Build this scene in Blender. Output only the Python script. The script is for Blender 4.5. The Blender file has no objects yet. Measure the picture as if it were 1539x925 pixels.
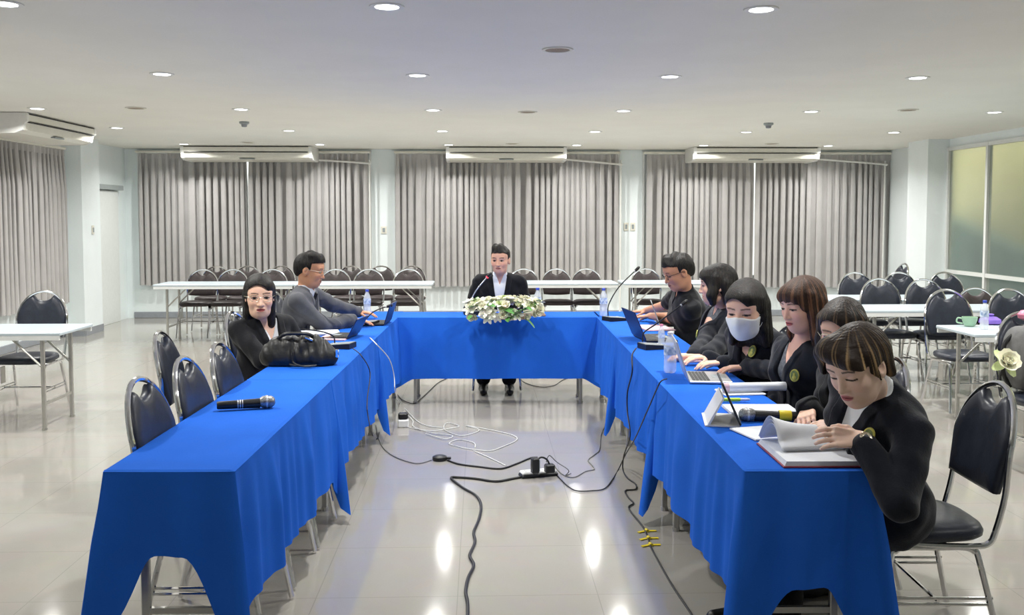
import bpy, math, random
import numpy as np
from mathutils import Vector, Matrix
random.seed(7); np.random.seed(7)
SC = bpy.context.scene
COL = SC.collection
PI = math.pi
# ------------------------------------------------------------------ camera model
F = 1410.0; H = 1.62; YAW = math.radians(1.93); PIT = math.radians(3.3)
CX = 769.5; CY = 325 + F*math.tan(PIT)
FW = np.array([math.sin(YAW)*math.cos(PIT), math.cos(YAW)*math.cos(PIT), -math.sin(PIT)])
RT = np.array([math.cos(YAW), -math.sin(YAW), 0.0]); UP = np.cross(RT, FW)
EYE = np.array([0, 0, H])
def ray(x, y): return FW + RT*(x-CX)/F - UP*(y-CY)/F
def P(x, y, z): r = ray(x, y); return EYE + r*(z-H)/r[2]          # photo pixel -> point at height z
def PY(x, y, Y): r = ray(x, y); return EYE + r*Y/r[1]             # photo pixel -> point at depth Y
def PX(x, y, X): r = ray(x, y); return EYE + r*X/r[0]             # photo pixel -> point on plane x = X
cam = bpy.data.cameras.new('camera'); co = bpy.data.objects.new('camera', cam); COL.objects.link(co)
cam.sensor_fit = 'HORIZONTAL'; cam.sensor_width = 36; cam.lens = 36*F/1539
cam.shift_y = -(462.5-CY)/1539
m = Matrix((RT, UP, -FW)).transposed().to_4x4(); m.translation = EYE; co.matrix_world = m
cam.clip_start = .05; SC.camera = co
# ------------------------------------------------------------------ materials
def mat(name, col, rough=.5, metal=0, spec=.5, noise=0, nscale=20, bump=0, bscale=60, sheen=0, trans=0, ior=1.45,
        emit=None, estr=0, coat=0, attr=False, stretch=None, alpha=1, sss=0, col2=None, ramp=(.35, .65)):
    m = bpy.data.materials.new(name); m.use_nodes = True
    nt = m.node_tree; b = nt.nodes['Principled BSDF']; L = nt.links
    c = (*col, 1)
    b.inputs['Base Color'].default_value = c; b.inputs['Roughness'].default_value = rough
    b.inputs['Metallic'].default_value = metal; b.inputs['Specular IOR Level'].default_value = spec
    b.inputs['Sheen Weight'].default_value = sheen; b.inputs['Transmission Weight'].default_value = trans
    b.inputs['IOR'].default_value = ior; b.inputs['Coat Weight'].default_value = coat
    if sss: b.inputs['Subsurface Weight'].default_value = sss; b.inputs['Subsurface Radius'].default_value = (.01, .004, .002)
    if alpha < 1: b.inputs['Alpha'].default_value = alpha
    if emit: b.inputs['Emission Color'].default_value = (*emit, 1); b.inputs['Emission Strength'].default_value = estr
    tc = nt.nodes.new('ShaderNodeTexCoord'); mp = nt.nodes.new('ShaderNodeMapping')
    L.new(tc.outputs['Object'], mp.inputs['Vector'])
    if stretch: mp.inputs['Scale'].default_value = stretch
    src = None
    if attr:
        a = nt.nodes.new('ShaderNodeAttribute'); a.attribute_name = 'Col'; src = a.outputs['Color']
    if noise:
        n = nt.nodes.new('ShaderNodeTexNoise'); n.inputs['Scale'].default_value = nscale; n.inputs['Detail'].default_value = 3
        L.new(mp.outputs['Vector'], n.inputs['Vector'])
        r = nt.nodes.new('ShaderNodeValToRGB')
        lo = tuple(max(0, x*(1-noise)) for x in col); hi = col2 or tuple(min(1, x*(1+noise)) for x in col)
        r.color_ramp.elements[0].position, r.color_ramp.elements[1].position = ramp
        r.color_ramp.elements[0].color = (*lo, 1); r.color_ramp.elements[1].color = (*hi, 1)
        L.new(n.outputs['Fac'], r.inputs['Fac'])
        if src is None: src = r.outputs['Color']
    if src is not None: L.new(src, b.inputs['Base Color'])
    if bump:
        n = nt.nodes.new('ShaderNodeTexNoise'); n.inputs['Scale'].default_value = bscale; n.inputs['Detail'].default_value = 4
        L.new(mp.outputs['Vector'], n.inputs['Vector'])
        bp = nt.nodes.new('ShaderNodeBump'); bp.inputs['Strength'].default_value = bump; bp.inputs['Distance'].default_value = .01
        L.new(n.outputs['Fac'], bp.inputs['Height']); L.new(bp.outputs['Normal'], b.inputs['Normal'])
    return m
def srgb(r, g, b):
    f = lambda v: (v/255/12.92) if v/255 <= .04045 else ((v/255+.055)/1.055)**2.4
    return (f(r), f(g), f(b))
M = {}
M['wall'] = mat('painted_wall', (.87, .94, .95), .55, noise=.015, nscale=3)
M['ceiling'] = mat('ceiling_paint', (.88, .865, .80), .7, noise=.015, nscale=2)
M['white'] = mat('white_plastic', (.82, .82, .79), .35, noise=.02)
M['cream'] = mat('cream_plastic', (.80, .78, .69), .35, noise=.02)
M['slot'] = mat('dark_slot', (.03, .03, .03), .6, noise=.1)
M['alu'] = mat('white_aluminium', (.80, .82, .81), .3, noise=.02)
M['chrome'] = mat('chrome', (.78, .78, .79), .1, 1, noise=.03)
M['steel'] = mat('painted_steel_tube', (.50, .49, .46), .3, .75, noise=.04)
M['vinyl'] = mat('navy_black_vinyl', (.019, .024, .038), .38, noise=.15, bump=.12, bscale=25, spec=.5)
M['brown'] = mat('dark_brown_vinyl', (.045, .034, .036), .45, noise=.12, bump=.1, bscale=25)
M['laminate'] = mat('white_laminate', (.54, .62, .67), .3, noise=.02)
M['curtain'] = mat('grey_satin_curtain', (.45, .435, .43), .32, spec=.7, noise=.05, nscale=4, sheen=.3, bump=.05, bscale=300)
M['cloth'] = mat('royal_blue_cloth', (.0195, .132, .63), .85, noise=.05, nscale=3, bump=.05, bscale=400, spec=.08)
M['black'] = mat('black_plastic', (.012, .012, .013), .4, noise=.1)
M['blackcloth'] = mat('black_suit_fabric', (.008, .0085, .011), .8, noise=.15, bump=.15, bscale=120, sheen=.12, spec=.2)
M['navycloth'] = mat('midnight_navy_suit_fabric', (.007, .009, .016), .8, noise=.15, bump=.15, bscale=120, sheen=.15, spec=.2)
M['greysuit'] = mat('grey_suit_fabric', (.085, .088, .10), .8, noise=.08, bump=.12, bscale=120, sheen=.15, spec=.2)
M['polo'] = mat('black_polo_fabric', (.009, .010, .013), .8, noise=.1, bump=.12, bscale=140, sheen=.1, spec=.2)
M['shirt'] = mat('white_shirt_fabric', (.80, .82, .84), .7, noise=.03, bump=.08, bscale=120)
M['greyshirt'] = mat('grey_patterned_fabric', (.13, .14, .16), .7, noise=.25, nscale=60, bump=.1)
M['beigeshirt'] = mat('beige_fabric', (.45, .36, .27), .7, noise=.1, bump=.1)
M['tie'] = mat('black_tie_fabric', (.01, .01, .014), .5, noise=.1)
M['trouser'] = mat('black_trouser_fabric', (.008, .008, .010), .8, noise=.1, bump=.1, spec=.2)
M['shoe'] = mat('black_leather', (.009, .009, .009), .3, noise=.1)
M['skin'] = mat('skin', (.6, .4, .3), .5, attr=True, spec=.4, sss=.12, bump=.04, bscale=200)
M['hairblack'] = mat('black_hair', (.009, .008, .008), .5, spec=.35, noise=.5, nscale=12, stretch=(8, 8, 1), bump=.35, bscale=30, col2=(.022, .018, .016))
M['hairbrown'] = mat('brown_hair', (.05, .026, .016), .5, spec=.3, noise=.55, nscale=12, stretch=(8, 8, .8), bump=.35, bscale=30, col2=(.16, .078, .040), attr=True)
M['hairtan'] = mat('dark_hair_with_tan_streaks', (.018, .012, .010), .5, spec=.35, noise=.4, ramp=(.48, .70), nscale=7, stretch=(4, 4, 1.2), bump=.35, bscale=30, col2=(.16, .10, .055), attr=True)
M['hairstreak'] = mat('dark_hair_with_blond_streaks', (.026, .017, .012), .5, spec=.3, noise=.3, nscale=9, ramp=(.52, .66), stretch=(1.2, 5, 5), bump=.4, bscale=18, col2=(.30, .185, .085), attr=True)
M['mask'] = mat('white_mask_fabric', (.82, .85, .88), .8, noise=.02, bump=.05)
M['gold'] = mat('gold_thread_badge', (.50, .47, .10), .5, noise=.2, nscale=80)
M['badgegreen'] = mat('green_thread_badge', (.16, .22, .08), .6, noise=.2, nscale=90)
M['badgeflesh'] = mat('rust_thread_badge', (.42, .16, .09), .6, noise=.2, nscale=90)
M['leather'] = mat('black_bag_leather', (.016, .016, .016), .42, noise=.2, bump=.25, bscale=40)
M['paper'] = mat('white_paper', (.80, .83, .88), .8, noise=.02)
M['pinkpaper'] = mat('pink_paper', (.75, .52, .56), .8, noise=.03)
M['redcover'] = mat('dark_red_cover', (.30, .04, .07), .5, noise=.1)
M['silver'] = mat('silver_metal', (.58, .59, .60), .3, .6, noise=.02)
M['greyplastic'] = mat('grey_plastic', (.33, .37, .38), .3, noise=.05)
M['screen'] = mat('dark_screen', (.012, .014, .02), .15, noise=.1)
M['screenlit'] = mat('pale_screen', (.28, .32, .36), .2, noise=.1, emit=(.45, .55, .62), estr=.35)
M['bluelid'] = mat('dark_blue_lid', (.012, .025, .09), .35, noise=.1)
M['keys'] = mat('dark_keys', (.05, .052, .055), .5, noise=.1)
M['clear'] = mat('clear_plastic', (.86, .91, .95), .08, noise=.01, alpha=.42)
M['label'] = mat('blue_white_label', (.25, .42, .75), .5, noise=.3, nscale=40, col2=(.8, .87, .95))
M['capblue'] = mat('blue_cap', (.04, .08, .5), .4, noise=.05)
M['capwhite'] = mat('pale_cap', (.72, .74, .82), .4, noise=.05)
M['pink'] = mat('pink_plastic', (.75, .25, .38), .4, noise=.05)
M['green'] = mat('pale_green_cup', (.36, .55, .38), .4, noise=.05)
M['purple'] = mat('purple_cloth', (.22, .13, .55), .7, noise=.1)
M['petal'] = mat('ivory_petal', (.92, .91, .74), .6, noise=.04, nscale=30, sss=.1)
M['petalgreen'] = mat('pale_green_petal', (.62, .72, .36), .6, noise=.08, nscale=30)
M['leaf'] = mat('leaf', (.09, .26, .06), .45, noise=.35, nscale=14)
M['wood'] = mat('tan_wood', (.42, .27, .17), .5, noise=.15)
M['beige'] = mat('beige_card', (.70, .68, .45), .6, noise=.06)
M['red'] = mat('red_ring', (.7, .03, .05), .4, emit=(1, .05, .08), estr=1.2, noise=.02)
M['cordblack'] = mat('black_cord', (.012, .012, .012), .45, noise=.1)
M['cordgrey'] = mat('grey_cord', (.16, .16, .15), .5, noise=.1)
M['cordwhite'] = mat('white_cord', (.72, .72, .68), .5, noise=.04)
M['yellow'] = mat('yellow_tape', (.80, .62, .02), .5, noise=.05)
M['hilite'] = mat('yellow_green_plastic', (.62, .85, .06), .4, noise=.05)
M['grille'] = mat('grey_mesh_grille', (.30, .30, .30), .4, .7, noise=.4, nscale=250)
M['greycanvas'] = mat('grey_canvas', (.17, .17, .17), .8, noise=.1, bump=.2, bscale=80)
M['baseboard'] = mat('grey_baseboard', (.30, .32, .35), .5, noise=.04)
M['speaker'] = mat('tan_speaker_grille', (.33, .26, .19), .7, noise=.2, nscale=120)
M['doorpaint'] = mat('white_door_paint', (.78, .82, .80), .45, noise=.015)
M['doortrim'] = mat('grey_door_frame', (.36, .40, .40), .45, noise=.04)
M['lens'] = mat('lamp_lens', (.9, .92, 1), .4, emit=(.93, .96, 1), estr=8, noise=.01)
M['outwall'] = mat('beige_outside_wall', (.70, .63, .36), .8, noise=.03)
M['outlow'] = mat('grey_green_outside_tone', (.30, .44, .46), .8, noise=.05)
M['watch'] = mat('pale_gold_metal', (.62, .57, .44), .25, .8, noise=.05)
M['windowglass'] = mat('window_glass', (.9, .95, .95), .08, trans=.9, noise=.01)
def frosted():
    m = mat('frosted_glass', (.86, .93, .90), .22, trans=.93, ior=1.3, noise=.02, nscale=3)
    return m
M['frost'] = frosted()
def floor_mat():
    m = bpy.data.materials.new('polished_floor_tile'); m.use_nodes = True; nt = m.node_tree; L = nt.links
    b = nt.nodes['Principled BSDF']; tc = nt.nodes.new('ShaderNodeTexCoord')
    br = nt.nodes.new('ShaderNodeTexBrick'); br.offset = 0; br.inputs['Scale'].default_value = 1
    br.inputs['Brick Width'].default_value = .6; br.inputs['Row Height'].default_value = .6
    br.inputs['Mortar Size'].default_value = .0022; br.inputs['Mortar Smooth'].default_value = .1
    br.inputs['Color1'].default_value = (.395, .375, .338, 1); br.inputs['Color2'].default_value = (.386, .367, .331, 1)
    br.inputs['Mortar'].default_value = (.31, .295, .27, 1)
    mp = nt.nodes.new('ShaderNodeMapping'); mp.inputs['Location'].default_value = (.10, .28, 0)
    L.new(tc.outputs['Object'], mp.inputs['Vector']); L.new(mp.outputs['Vector'], br.inputs['Vector'])
    n = nt.nodes.new('ShaderNodeTexNoise'); n.inputs['Scale'].default_value = 5; n.inputs['Detail'].default_value = 5
    L.new(tc.outputs['Object'], n.inputs['Vector'])
    mx = nt.nodes.new('ShaderNodeMix'); mx.data_type = 'RGBA'; mx.blend_type = 'MULTIPLY'; mx.inputs['Factor'].default_value = .12
    L.new(br.outputs['Color'], mx.inputs['A']); L.new(n.outputs['Color'], mx.inputs['B']); L.new(mx.outputs['Result'], b.inputs['Base Color'])
    b.inputs['Roughness'].default_value = .085; b.inputs['Specular IOR Level'].default_value = .62
    return m
M['floor'] = floor_mat()
# ------------------------------------------------------------------ object helpers
def V(*a): return np.array(a, float)
def link(o, parent=None):
    COL.objects.link(o)
    if parent is not None: o.parent = parent
    return o
def tag(o, label=None, cat=None, group=None, kind=None):
    if label: o['label'] = label
    if cat: o['category'] = cat
    if group: o['group'] = group
    if kind: o['kind'] = kind
    return o
def empty(name, loc, rz=0, label=None, cat=None, group=None):
    o = bpy.data.objects.new(name, None); link(o); o.location = tuple(map(float, loc)); o.rotation_euler = (0, 0, rz); o.empty_display_size = .1
    return tag(o, label, cat, group)
def dup(root, loc, rz, label=None, group=None, name=None):
    r = root.copy(); COL.objects.link(r); r.location = tuple(map(float, loc)); r.rotation_euler = (0, 0, rz)
    if label: r['label'] = label
    if group: r['group'] = group
    for ch in list(root.children):
        c = ch.copy(); COL.objects.link(c); c.parent = r
        for g in ch.children:
            d = g.copy(); COL.objects.link(d); d.parent = c
    return r
class MB:
    def __init__(s): s.v = []; s.f = []; s.mi = []; s.cur = 0
    def add(s, vs, fs):
        n = len(s.v); s.v += [tuple(map(float, p)) for p in vs]; s.f += [tuple(i+n for i in f) for f in fs]; s.mi += [s.cur]*len(fs)
        return s
    def box(s, c, d, R=None, bev=0):
        hx, hy, hz = d[0]/2, d[1]/2, d[2]/2
        b = min(bev, hx*.9, hy*.9, hz*.9)
        if b <= 0:
            vs = [(x*hx, y*hy, z*hz) for x in (-1, 1) for y in (-1, 1) for z in (-1, 1)]
            fs = [(0, 1, 3, 2), (4, 6, 7, 5), (0, 4, 5, 1), (2, 3, 7, 6), (0, 2, 6, 4), (1, 5, 7, 3)]
        else:
            vs = []; idx = {}
            for x in (-1, 1):
                for y in (-1, 1):
                    for z in (-1, 1):
                        for ax in range(3):
                            p = [x*(hx-b), y*(hy-b), z*(hz-b)]; p[ax] = (x*hx, y*hy, z*hz)[ax]
                            idx[(x, y, z, ax)] = len(vs); vs.append(tuple(p))
            fs = []; S = (-1, 1)
            for ax in range(3):
                o1, o2 = [a for a in range(3) if a != ax]
                for sg in S:
                    q = []
                    for (u, w) in ((-1, -1), (1, -1), (1, 1), (-1, 1)):
                        k = [0, 0, 0]; k[ax] = sg; k[o1] = u; k[o2] = w; q.append(idx[(*k, ax)])
                    if (sg > 0) == (ax == 1): q.reverse()
                    fs.append(tuple(q))
            for ax in range(3):
                o1, o2 = [a for a in range(3) if a != ax]
                for u in S:
                    for w in S:
                        k0 = [0]*3; k1 = [0]*3; k0[ax] = -1; k1[ax] = 1
                        for k in (k0, k1): k[o1] = u; k[o2] = w
                        fs.append((idx[(*k0, o1)], idx[(*k1, o1)], idx[(*k1, o2)], idx[(*k0, o2)]))
            for x in S:
                for y in S:
                    for z in S: fs.append(tuple(idx[(x, y, z, a)] for a in range(3)))
        vs = np.array(vs)
        if R is not None: vs = vs @ np.array(R).T
        return s.add(vs+np.array(c), fs)
    def tube(s, pts, r, n=8, closed=False, caps=True):
        p = np.array(pts, float); k = len(p)
        rr = np.full(k, r) if np.isscalar(r) else np.array(r, float)
        if closed: t = np.roll(p, -1, 0)-np.roll(p, 1, 0)
        else: t = np.gradient(p, axis=0)
        t /= np.maximum(np.linalg.norm(t, axis=1, keepdims=True), 1e-9)
        a = np.array([0, 0, 1.]) if abs(t[0][2]) < .9 else np.array([1., 0, 0])
        u = np.cross(t[0], a); u /= np.linalg.norm(u); vs = []
        for i in range(k):
            u = u - t[i]*(u@t[i]); u /= max(np.linalg.norm(u), 1e-9); w = np.cross(t[i], u)
            for j in range(n):
                an = 2*PI*j/n; vs.append(p[i]+rr[i]*(math.cos(an)*u+math.sin(an)*w))
        fs = []
        for i in range(k if closed else k-1):
            i2 = (i+1) % k
            for j in range(n): fs.append((i*n+j, i*n+(j+1) % n, i2*n+(j+1) % n, i2*n+j))
        if caps and not closed: fs += [tuple(range(n))[::-1], tuple((k-1)*n+j for j in range(n))]
        return s.add(vs, fs)
    def lathe(s, prof, c=(0, 0, 0), n=20, R=None, cap=True):
        vs = []; fs = []
        for (r, z) in prof:
            for j in range(n): an = 2*PI*j/n; vs.append((r*math.cos(an), r*math.sin(an), z))
        for i in range(len(prof)-1):
            for j in range(n): fs.append((i*n+j, i*n+(j+1) % n, (i+1)*n+(j+1) % n, (i+1)*n+j))
        if cap: fs += [tuple(range(n))[::-1], tuple((len(prof)-1)*n+j for j in range(n))]
        vs = np.array(vs)
        if R is not None: vs = vs @ np.array(R).T
        return s.add(vs+np.array(c), fs)
    def prism(s, poly, axis, a, b):      # 2-D outline (the two axes other than axis, in order) extruded from a to b
        n = len(poly); vs = []
        for h in (a, b):
            for q in poly:
                w = list(q); w.insert(axis, h); vs.append(w)
        fs = [tuple(range(n))[::-1], tuple(range(n, 2*n))]+[(i, (i+1) % n, n+(i+1) % n, n+i) for i in range(n)]
        return s.add(vs, fs)
    def puff(s, outline, rings, mapf):   # cushion: outline scaled about its centre, rings = (scale, height)
        o = np.array(outline, float); c = o.mean(0); n = len(o); vs = []; fs = []
        for (sc, h) in rings:
            for q in o: vs.append(mapf(*(c+(q-c)*sc), h))
        for i in range(len(rings)-1):
            for j in range(n): fs.append((i*n+j, i*n+(j+1) % n, (i+1)*n+(j+1) % n, (i+1)*n+j))
        fs += [tuple(range(n))[::-1], tuple((len(rings)-1)*n+j for j in range(n))]
        return s.add(vs, fs)
    def grid(s, fn, nu, nv):
        vs = [fn(i/nu, j/nv) for i in range(nu+1) for j in range(nv+1)]
        fs = [(i*(nv+1)+j, (i+1)*(nv+1)+j, (i+1)*(nv+1)+j+1, i*(nv+1)+j+1) for i in range(nu) for j in range(nv)]
        return s.add(vs, fs)
    def build(s, name, m, parent=None, smooth=True, mats=None, fix=True, angle=40):
        me = bpy.data.meshes.new(name); me.from_pydata(s.v, [], s.f)
        for mm in (mats or [m]): me.materials.append(mm)
        if mats: me.polygons.foreach_set('material_index', s.mi)
        me.polygons.foreach_set('use_smooth', [smooth]*len(s.f))
        me.update()
        if fix:
            import bmesh
            bm = bmesh.new(); bm.from_mesh(me); bmesh.ops.recalc_face_normals(bm, faces=bm.faces); bm.to_mesh(me); bm.free()
        if smooth and angle: me.set_sharp_from_angle(angle=math.radians(angle))
        o = bpy.data.objects.new(name, me); return link(o, parent)
def solid(o, t=.003):
    md = o.modifiers.new('thickness', 'SOLIDIFY'); md.thickness = t; md.offset = 0; return o
def cr(pts, n=8, closed=False):          # Catmull-Rom
    p = [np.array(q, float) for q in pts]; k = len(p); out = []
    rng = k if closed else k-1
    for i in range(rng):
        g = (lambda j: p[j % k]) if closed else (lambda j: p[min(max(j, 0), k-1)])
        a, b, c, d = g(i-1), g(i), g(i+1), g(i+2)
        for t in np.arange(n)/n:
            out.append(.5*((2*b)+(-a+c)*t+(2*a-5*b+4*c-d)*t*t+(-a+3*b-3*c+d)*t**3))
    if not closed: out.append(p[-1])
    return np.array(out)
def struct(o): o['kind'] = 'structure'; return o
def rotz(a): c, s = math.cos(a), math.sin(a); return np.array([[c, -s, 0], [s, c, 0], [0, 0, 1]])
def rotx(a): c, s = math.cos(a), math.sin(a); return np.array([[1, 0, 0], [0, c, -s], [0, s, c]])
def unit(v): v = np.array(v, float); return v/np.linalg.norm(v)
# ================================================================== THE ROOM
ZC = 2.68; YB = 15.05; XL = -5.6; XR = 6.5; YF = -2.4
struct(MB().box(((XL+7.2)/2-.2, (YF+YB)/2, -.05), (7.2-XL+.8, YB-YF+.6, .1)).build('floor', M['floor'], smooth=False))
struct(MB().box(((XL+7.2)/2-.2, (YF+YB)/2, ZC+.05), (7.2-XL+.8, YB-YF+.6, .1)).build('ceiling', M['ceiling'], smooth=False))
WB = [(-5.36, -1.76), (-1.33, 2.20), (2.63, 6.62)]       # window openings of the back wall
z0, z1 = .60, 2.60
b = MB(); xs = [XL-.2]
edges = [XL-.2]+[e for w in WB for e in w]+[7.0]
for i in range(0, len(edges), 2): b.box(((edges[i]+edges[i+1])/2, YB+.1, ZC/2), (edges[i+1]-edges[i], .2, ZC))
for (a, c) in WB:
    b.box(((a+c)/2, YB+.1, z0/2), (c-a, .2, z0)); b.box(((a+c)/2, YB+.1, (z1+ZC)/2), (c-a, .2, ZC-z1))
struct(b.build('wall_back', M['wall'], smooth=False))
for k, (a, c) in enumerate(WB):
    w = struct(empty(f'window_{k+1}', ((a+c)/2, YB+.1, z0)))
    f = MB(); W = c-a
    for x in (-W/2+.03, 0, W/2-.03): f.box((x, 0, (z1-z0)/2), (.06, .06, z1-z0))
    for z in (.03, z1-z0-.03): f.box((0, 0, z), (W, .05, .06))
    f.build('window_frame', M['alu'], w, smooth=False)
    for s in (-1, 1): MB().box((s*W/4, 0, (z1-z0)/2), (W/2-.09, .008, z1-z0-.12)).build('window_pane', M['windowglass'], w, smooth=False)
# left wall with one curtained window opening, column and door
LW = (6.2, 12.55)
b = MB()
for (y0, y1, za, zb) in ((YF, LW[0], 0, ZC), (LW[1], YB+.2, 0, ZC), (LW[0], LW[1], 0, .45), (LW[0], LW[1], 2.45, ZC)):
    b.box((XL-.1, (y0+y1)/2, (za+zb)/2), (.2, y1-y0, zb-za))
struct(b.build('wall_left', M['wall'], smooth=False))
w = struct(empty('window_4', (XL-.1, (LW[0]+LW[1])/2, .45)))
f = MB(); Wd = LW[1]-LW[0]
for y in (-Wd/2+.03, -Wd/6, Wd/6, Wd/2-.03): f.box((0, y, 1.0), (.06, .06, 2.0))
for z in (.03, 1.97): f.box((0, 0, z), (.05, Wd, .06))
f.build('window_frame', M['alu'], w, smooth=False)
for k in (-1, 0, 1): MB().box((0, k*Wd/3, 1.0), (.008, Wd/3-.08, 1.88)).build('window_pane', M['windowglass'], w, smooth=False)
struct(MB().box((-5.475, 13.1, ZC/2), (.27, .6, ZC)).build('wall_column_left', M['wall'], smooth=False))
# right wall: column, frosted glass partition
struct(MB().box((6.35, 13.1, ZC/2), (.36, .6, ZC)).build('wall_column_right', M['wall'], smooth=False))
b = MB(); b.box((XR+.2, 14.3, ZC/2), (.2, 2.0, ZC)); b.box((XR+.05, 4.2, 2.62), (.16, 17.2, .12)); b.box((XR+.05, (YF+3.6)/2, ZC/2), (.16, 7.6, ZC))
struct(b.build('wall_right', M['wall'], smooth=False))
gx = 6.47; ys = [12.78, 11.78, 10.2, 8.6, 7.0, 5.4, 3.7]
part = struct(empty('window_5', (gx, 8.2, 0)))
f = MB()
for y in ys: f.box((0, y-8.2, 1.28), (.07, .05, 2.56))
for z in (.04, .86, 2.54): f.box((0, 8.24-8.2, z), (.06, 9.1, .05))
f.build('window_frame', M['alu'], part, smooth=False)
for y1, y0 in zip(ys, ys[1:]):
    for (za, zb) in ((.06, .835), (.885, 2.51)):
        MB().box((0, (y0+y1)/2-8.2, (za+zb)/2), (.01, y1-y0-.05, zb-za)).build('frosted_pane', M['frost'], part, smooth=False)
# corridor outside the frosted glass
b = MB(); b.box((8.3, 8, 1.5), (.2, 20, 4.2)); struct(b.build('wall_outside', M['outwall'], smooth=False))
b = MB(); b.prism([(15.8, 0), (15.8, 1.80), (14.5, 1.52), (12.87, 1.155), (11, .78), (8, .4), (-2, .4), (-2, 0)], 0, 7.5, 7.7); struct(b.build('wall_sloped_shade', M['outlow'], smooth=False))  # made-up sloped wall; its darker colour stands for shade seen through the glass
struct(MB().box((7.6, 8, -.1), (2.2, 20, .1)).build('floor_outside', M['outlow'], smooth=False))
struct(MB().box((.4, YF-.1, ZC/2), (13, .2, ZC)).build('wall_front', M['wall'], smooth=False))
# baseboards
def bb(name, c, d): struct(MB().box(c, d, bev=.006).build(name, M['baseboard'], smooth=False))
bb('baseboard_left', (XL+.008, (YF+12.8)/2, .05), (.016, 12.8-YF, .1))
bb('baseboard_back', (.7, YB-.008, .05), (12.4, .016, .1))
b = MB(); b.box((-5.475, 12.792, .05), (.28, .016, .1)); b.box((-5.334, 13.1, .05), (.012, .6, .1)); struct(b.build('baseboard_column', M['baseboard'], smooth=False))
bb('baseboard_right', (6.35, 12.792, .05), (.37, .016, .1))
# door in the left wall beyond the column
d = struct(empty('door_1', (XL+.02, 14.22, 0)))
MB().box((.0, 0, 1.0), (.04, .84, 2.0), bev=.004).build('door_leaf', M['doorpaint'], d, smooth=False)
b = MB(); b.box((.0, -.45, 1.02), (.10, .06, 2.04)); b.box((0, 0, 2.05), (.16, .98, .07)); b.build('door_frame', M['doortrim'], d, smooth=False)
# curtain rails + curtains
def curtain(name, p0, p1, ztop, zbot, nrm, pleat, label, seed, flare=.0, group='grey curtains on the back wall'):
    rnd = random.Random(seed); p0 = V(*p0); p1 = V(*p1); Lh = np.linalg.norm(p1-p0); t = (p1-p0)/Lh; n = V(*nrm)
    nu = max(60, int(Lh/.0095)); nv = 16
    ph = [0.0]
    for i in range(nu): ph.append(ph[-1]+2*PI*(Lh/nu)/pleat*(1+.22*math.sin(i*.043+seed)+.2*math.sin(i*.11+2*seed)))
    amp = [.046*(1+.35*math.sin(i*.05+seed*3)) for i in range(nu+1)]
    root = empty(name, (*(p0+p1)[:2]/2, zbot), 0, label, 'curtain', group); base = np.array(root.location)
    def fn(u, v):
        i = int(round(u*nu)); z = ztop+(zbot-ztop)*v
        k = .35+.65*min(1, v*4)
        a = amp[i]*k; s = math.sin(ph[i]+.5*math.sin(v*2.2+i*.01)*v); s = math.copysign(abs(s)**.75, s)
        off = a*(s+.12*math.sin(2.3*ph[i]+1))
        x = p0+t*(u*Lh*(1+flare*(v-.5))) + n*(off+.005) + t*(-.024*math.sin(2*ph[i])*k)
        return (x[0]-base[0], x[1]-base[1], z-base[2]+.006*math.sin(ph[i]*.5)*v)
    o = MB().grid(fn, nu, nv).build('drape', M['curtain'], root, fix=False, angle=None)
    def hd(u, v):
        i = int(round(u*nu)); z = ztop+.012-(.085)*v
        x = p0+t*(u*Lh)+n*(.35*amp[i]*math.sin(ph[i])+.012)
        return (x[0]-base[0], x[1]-base[1], z-base[2])
    MB().grid(hd, nu, 2).build('heading_band', M['curtain'], root, fix=False, angle=None)
    return root
nb = (0, -1, 0)
yc = YB-.09
curtain('curtain', (-5.34, yc, 0), (-3.665, yc, 0), 2.59, .53, nb, .115, 'grey pleated curtain in the left third of the back wall beside the door', 1)
curtain('curtain', (-3.635, yc, 0), (-1.77, yc, 0), 2.59, .53, nb, .112, 'grey pleated curtain behind the man in the grey suit', 2)
curtain('curtain', (-1.33, yc, 0), (.42, yc, 0), 2.59, .50, nb, .105, 'grey pleated curtain left half of the middle window behind the seated man', 3)
curtain('curtain', (.44, yc, 0), (2.19, yc, 0), 2.59, .50, nb, .110, 'grey pleated curtain right half of the middle window beside the paired wall switches', 4)
curtain('curtain', (2.65, yc, 0), (4.375, yc, 0), 2.59, .49, nb, .112, 'grey pleated curtain behind the man in the black polo', 5)
curtain('curtain', (4.405, yc, 0), (6.60, yc, 0), 2.59, .47, nb, .120, 'grey pleated curtain at the right end of the back wall next to the right column', 6)
curtain('curtain', (XL+.09, 9.6, 0), (XL+.09, 12.62, 0), 2.48, .47, (1, 0, 0), .125, 'grey pleated curtain on the left wall beside the left column', 8)
curtain('curtain', (XL+.09, 6.2, 0), (XL+.09, 9.55, 0), 2.48, .47, (1, 0, 0), .125, 'grey pleated curtain on the left wall nearest the camera at the left edge', 9)
for k, (a, c) in enumerate(WB):
    o = MB().box(((a+c)/2, YB-.09, 2.625), (c-a+.06, .09, .035), bev=.006).build('curtain_rail', M['cream'], smooth=False)
    tag(o, ['cream curtain rail above the back window nearest the door', 'cream curtain rail above the middle back window', 'cream curtain rail above the back window nearest the glass partition'][k], 'rail', 'curtain rails')
    bx = MB(); xa, xb = a-.015, c+.015
    for x in (xa, xb): bx.box((x, YB-.02, 1.6), (.03, .04, 2.1))
    struct(bx.build(f'trim_{k+1}', M['alu'], smooth=False))
o = MB().box((XL+.09, 9.4, 2.51), (.09, 6.5, .035), bev=.006).build('curtain_rail', M['cream'], smooth=False)
tag(o, 'cream curtain rail on the left wall', 'rail', 'curtain rails')
struct(MB().box((XL+.03, 12.66, 1.45), (.05, .06, 2.1)).build('trim_4', M['alu'], smooth=False))
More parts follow.
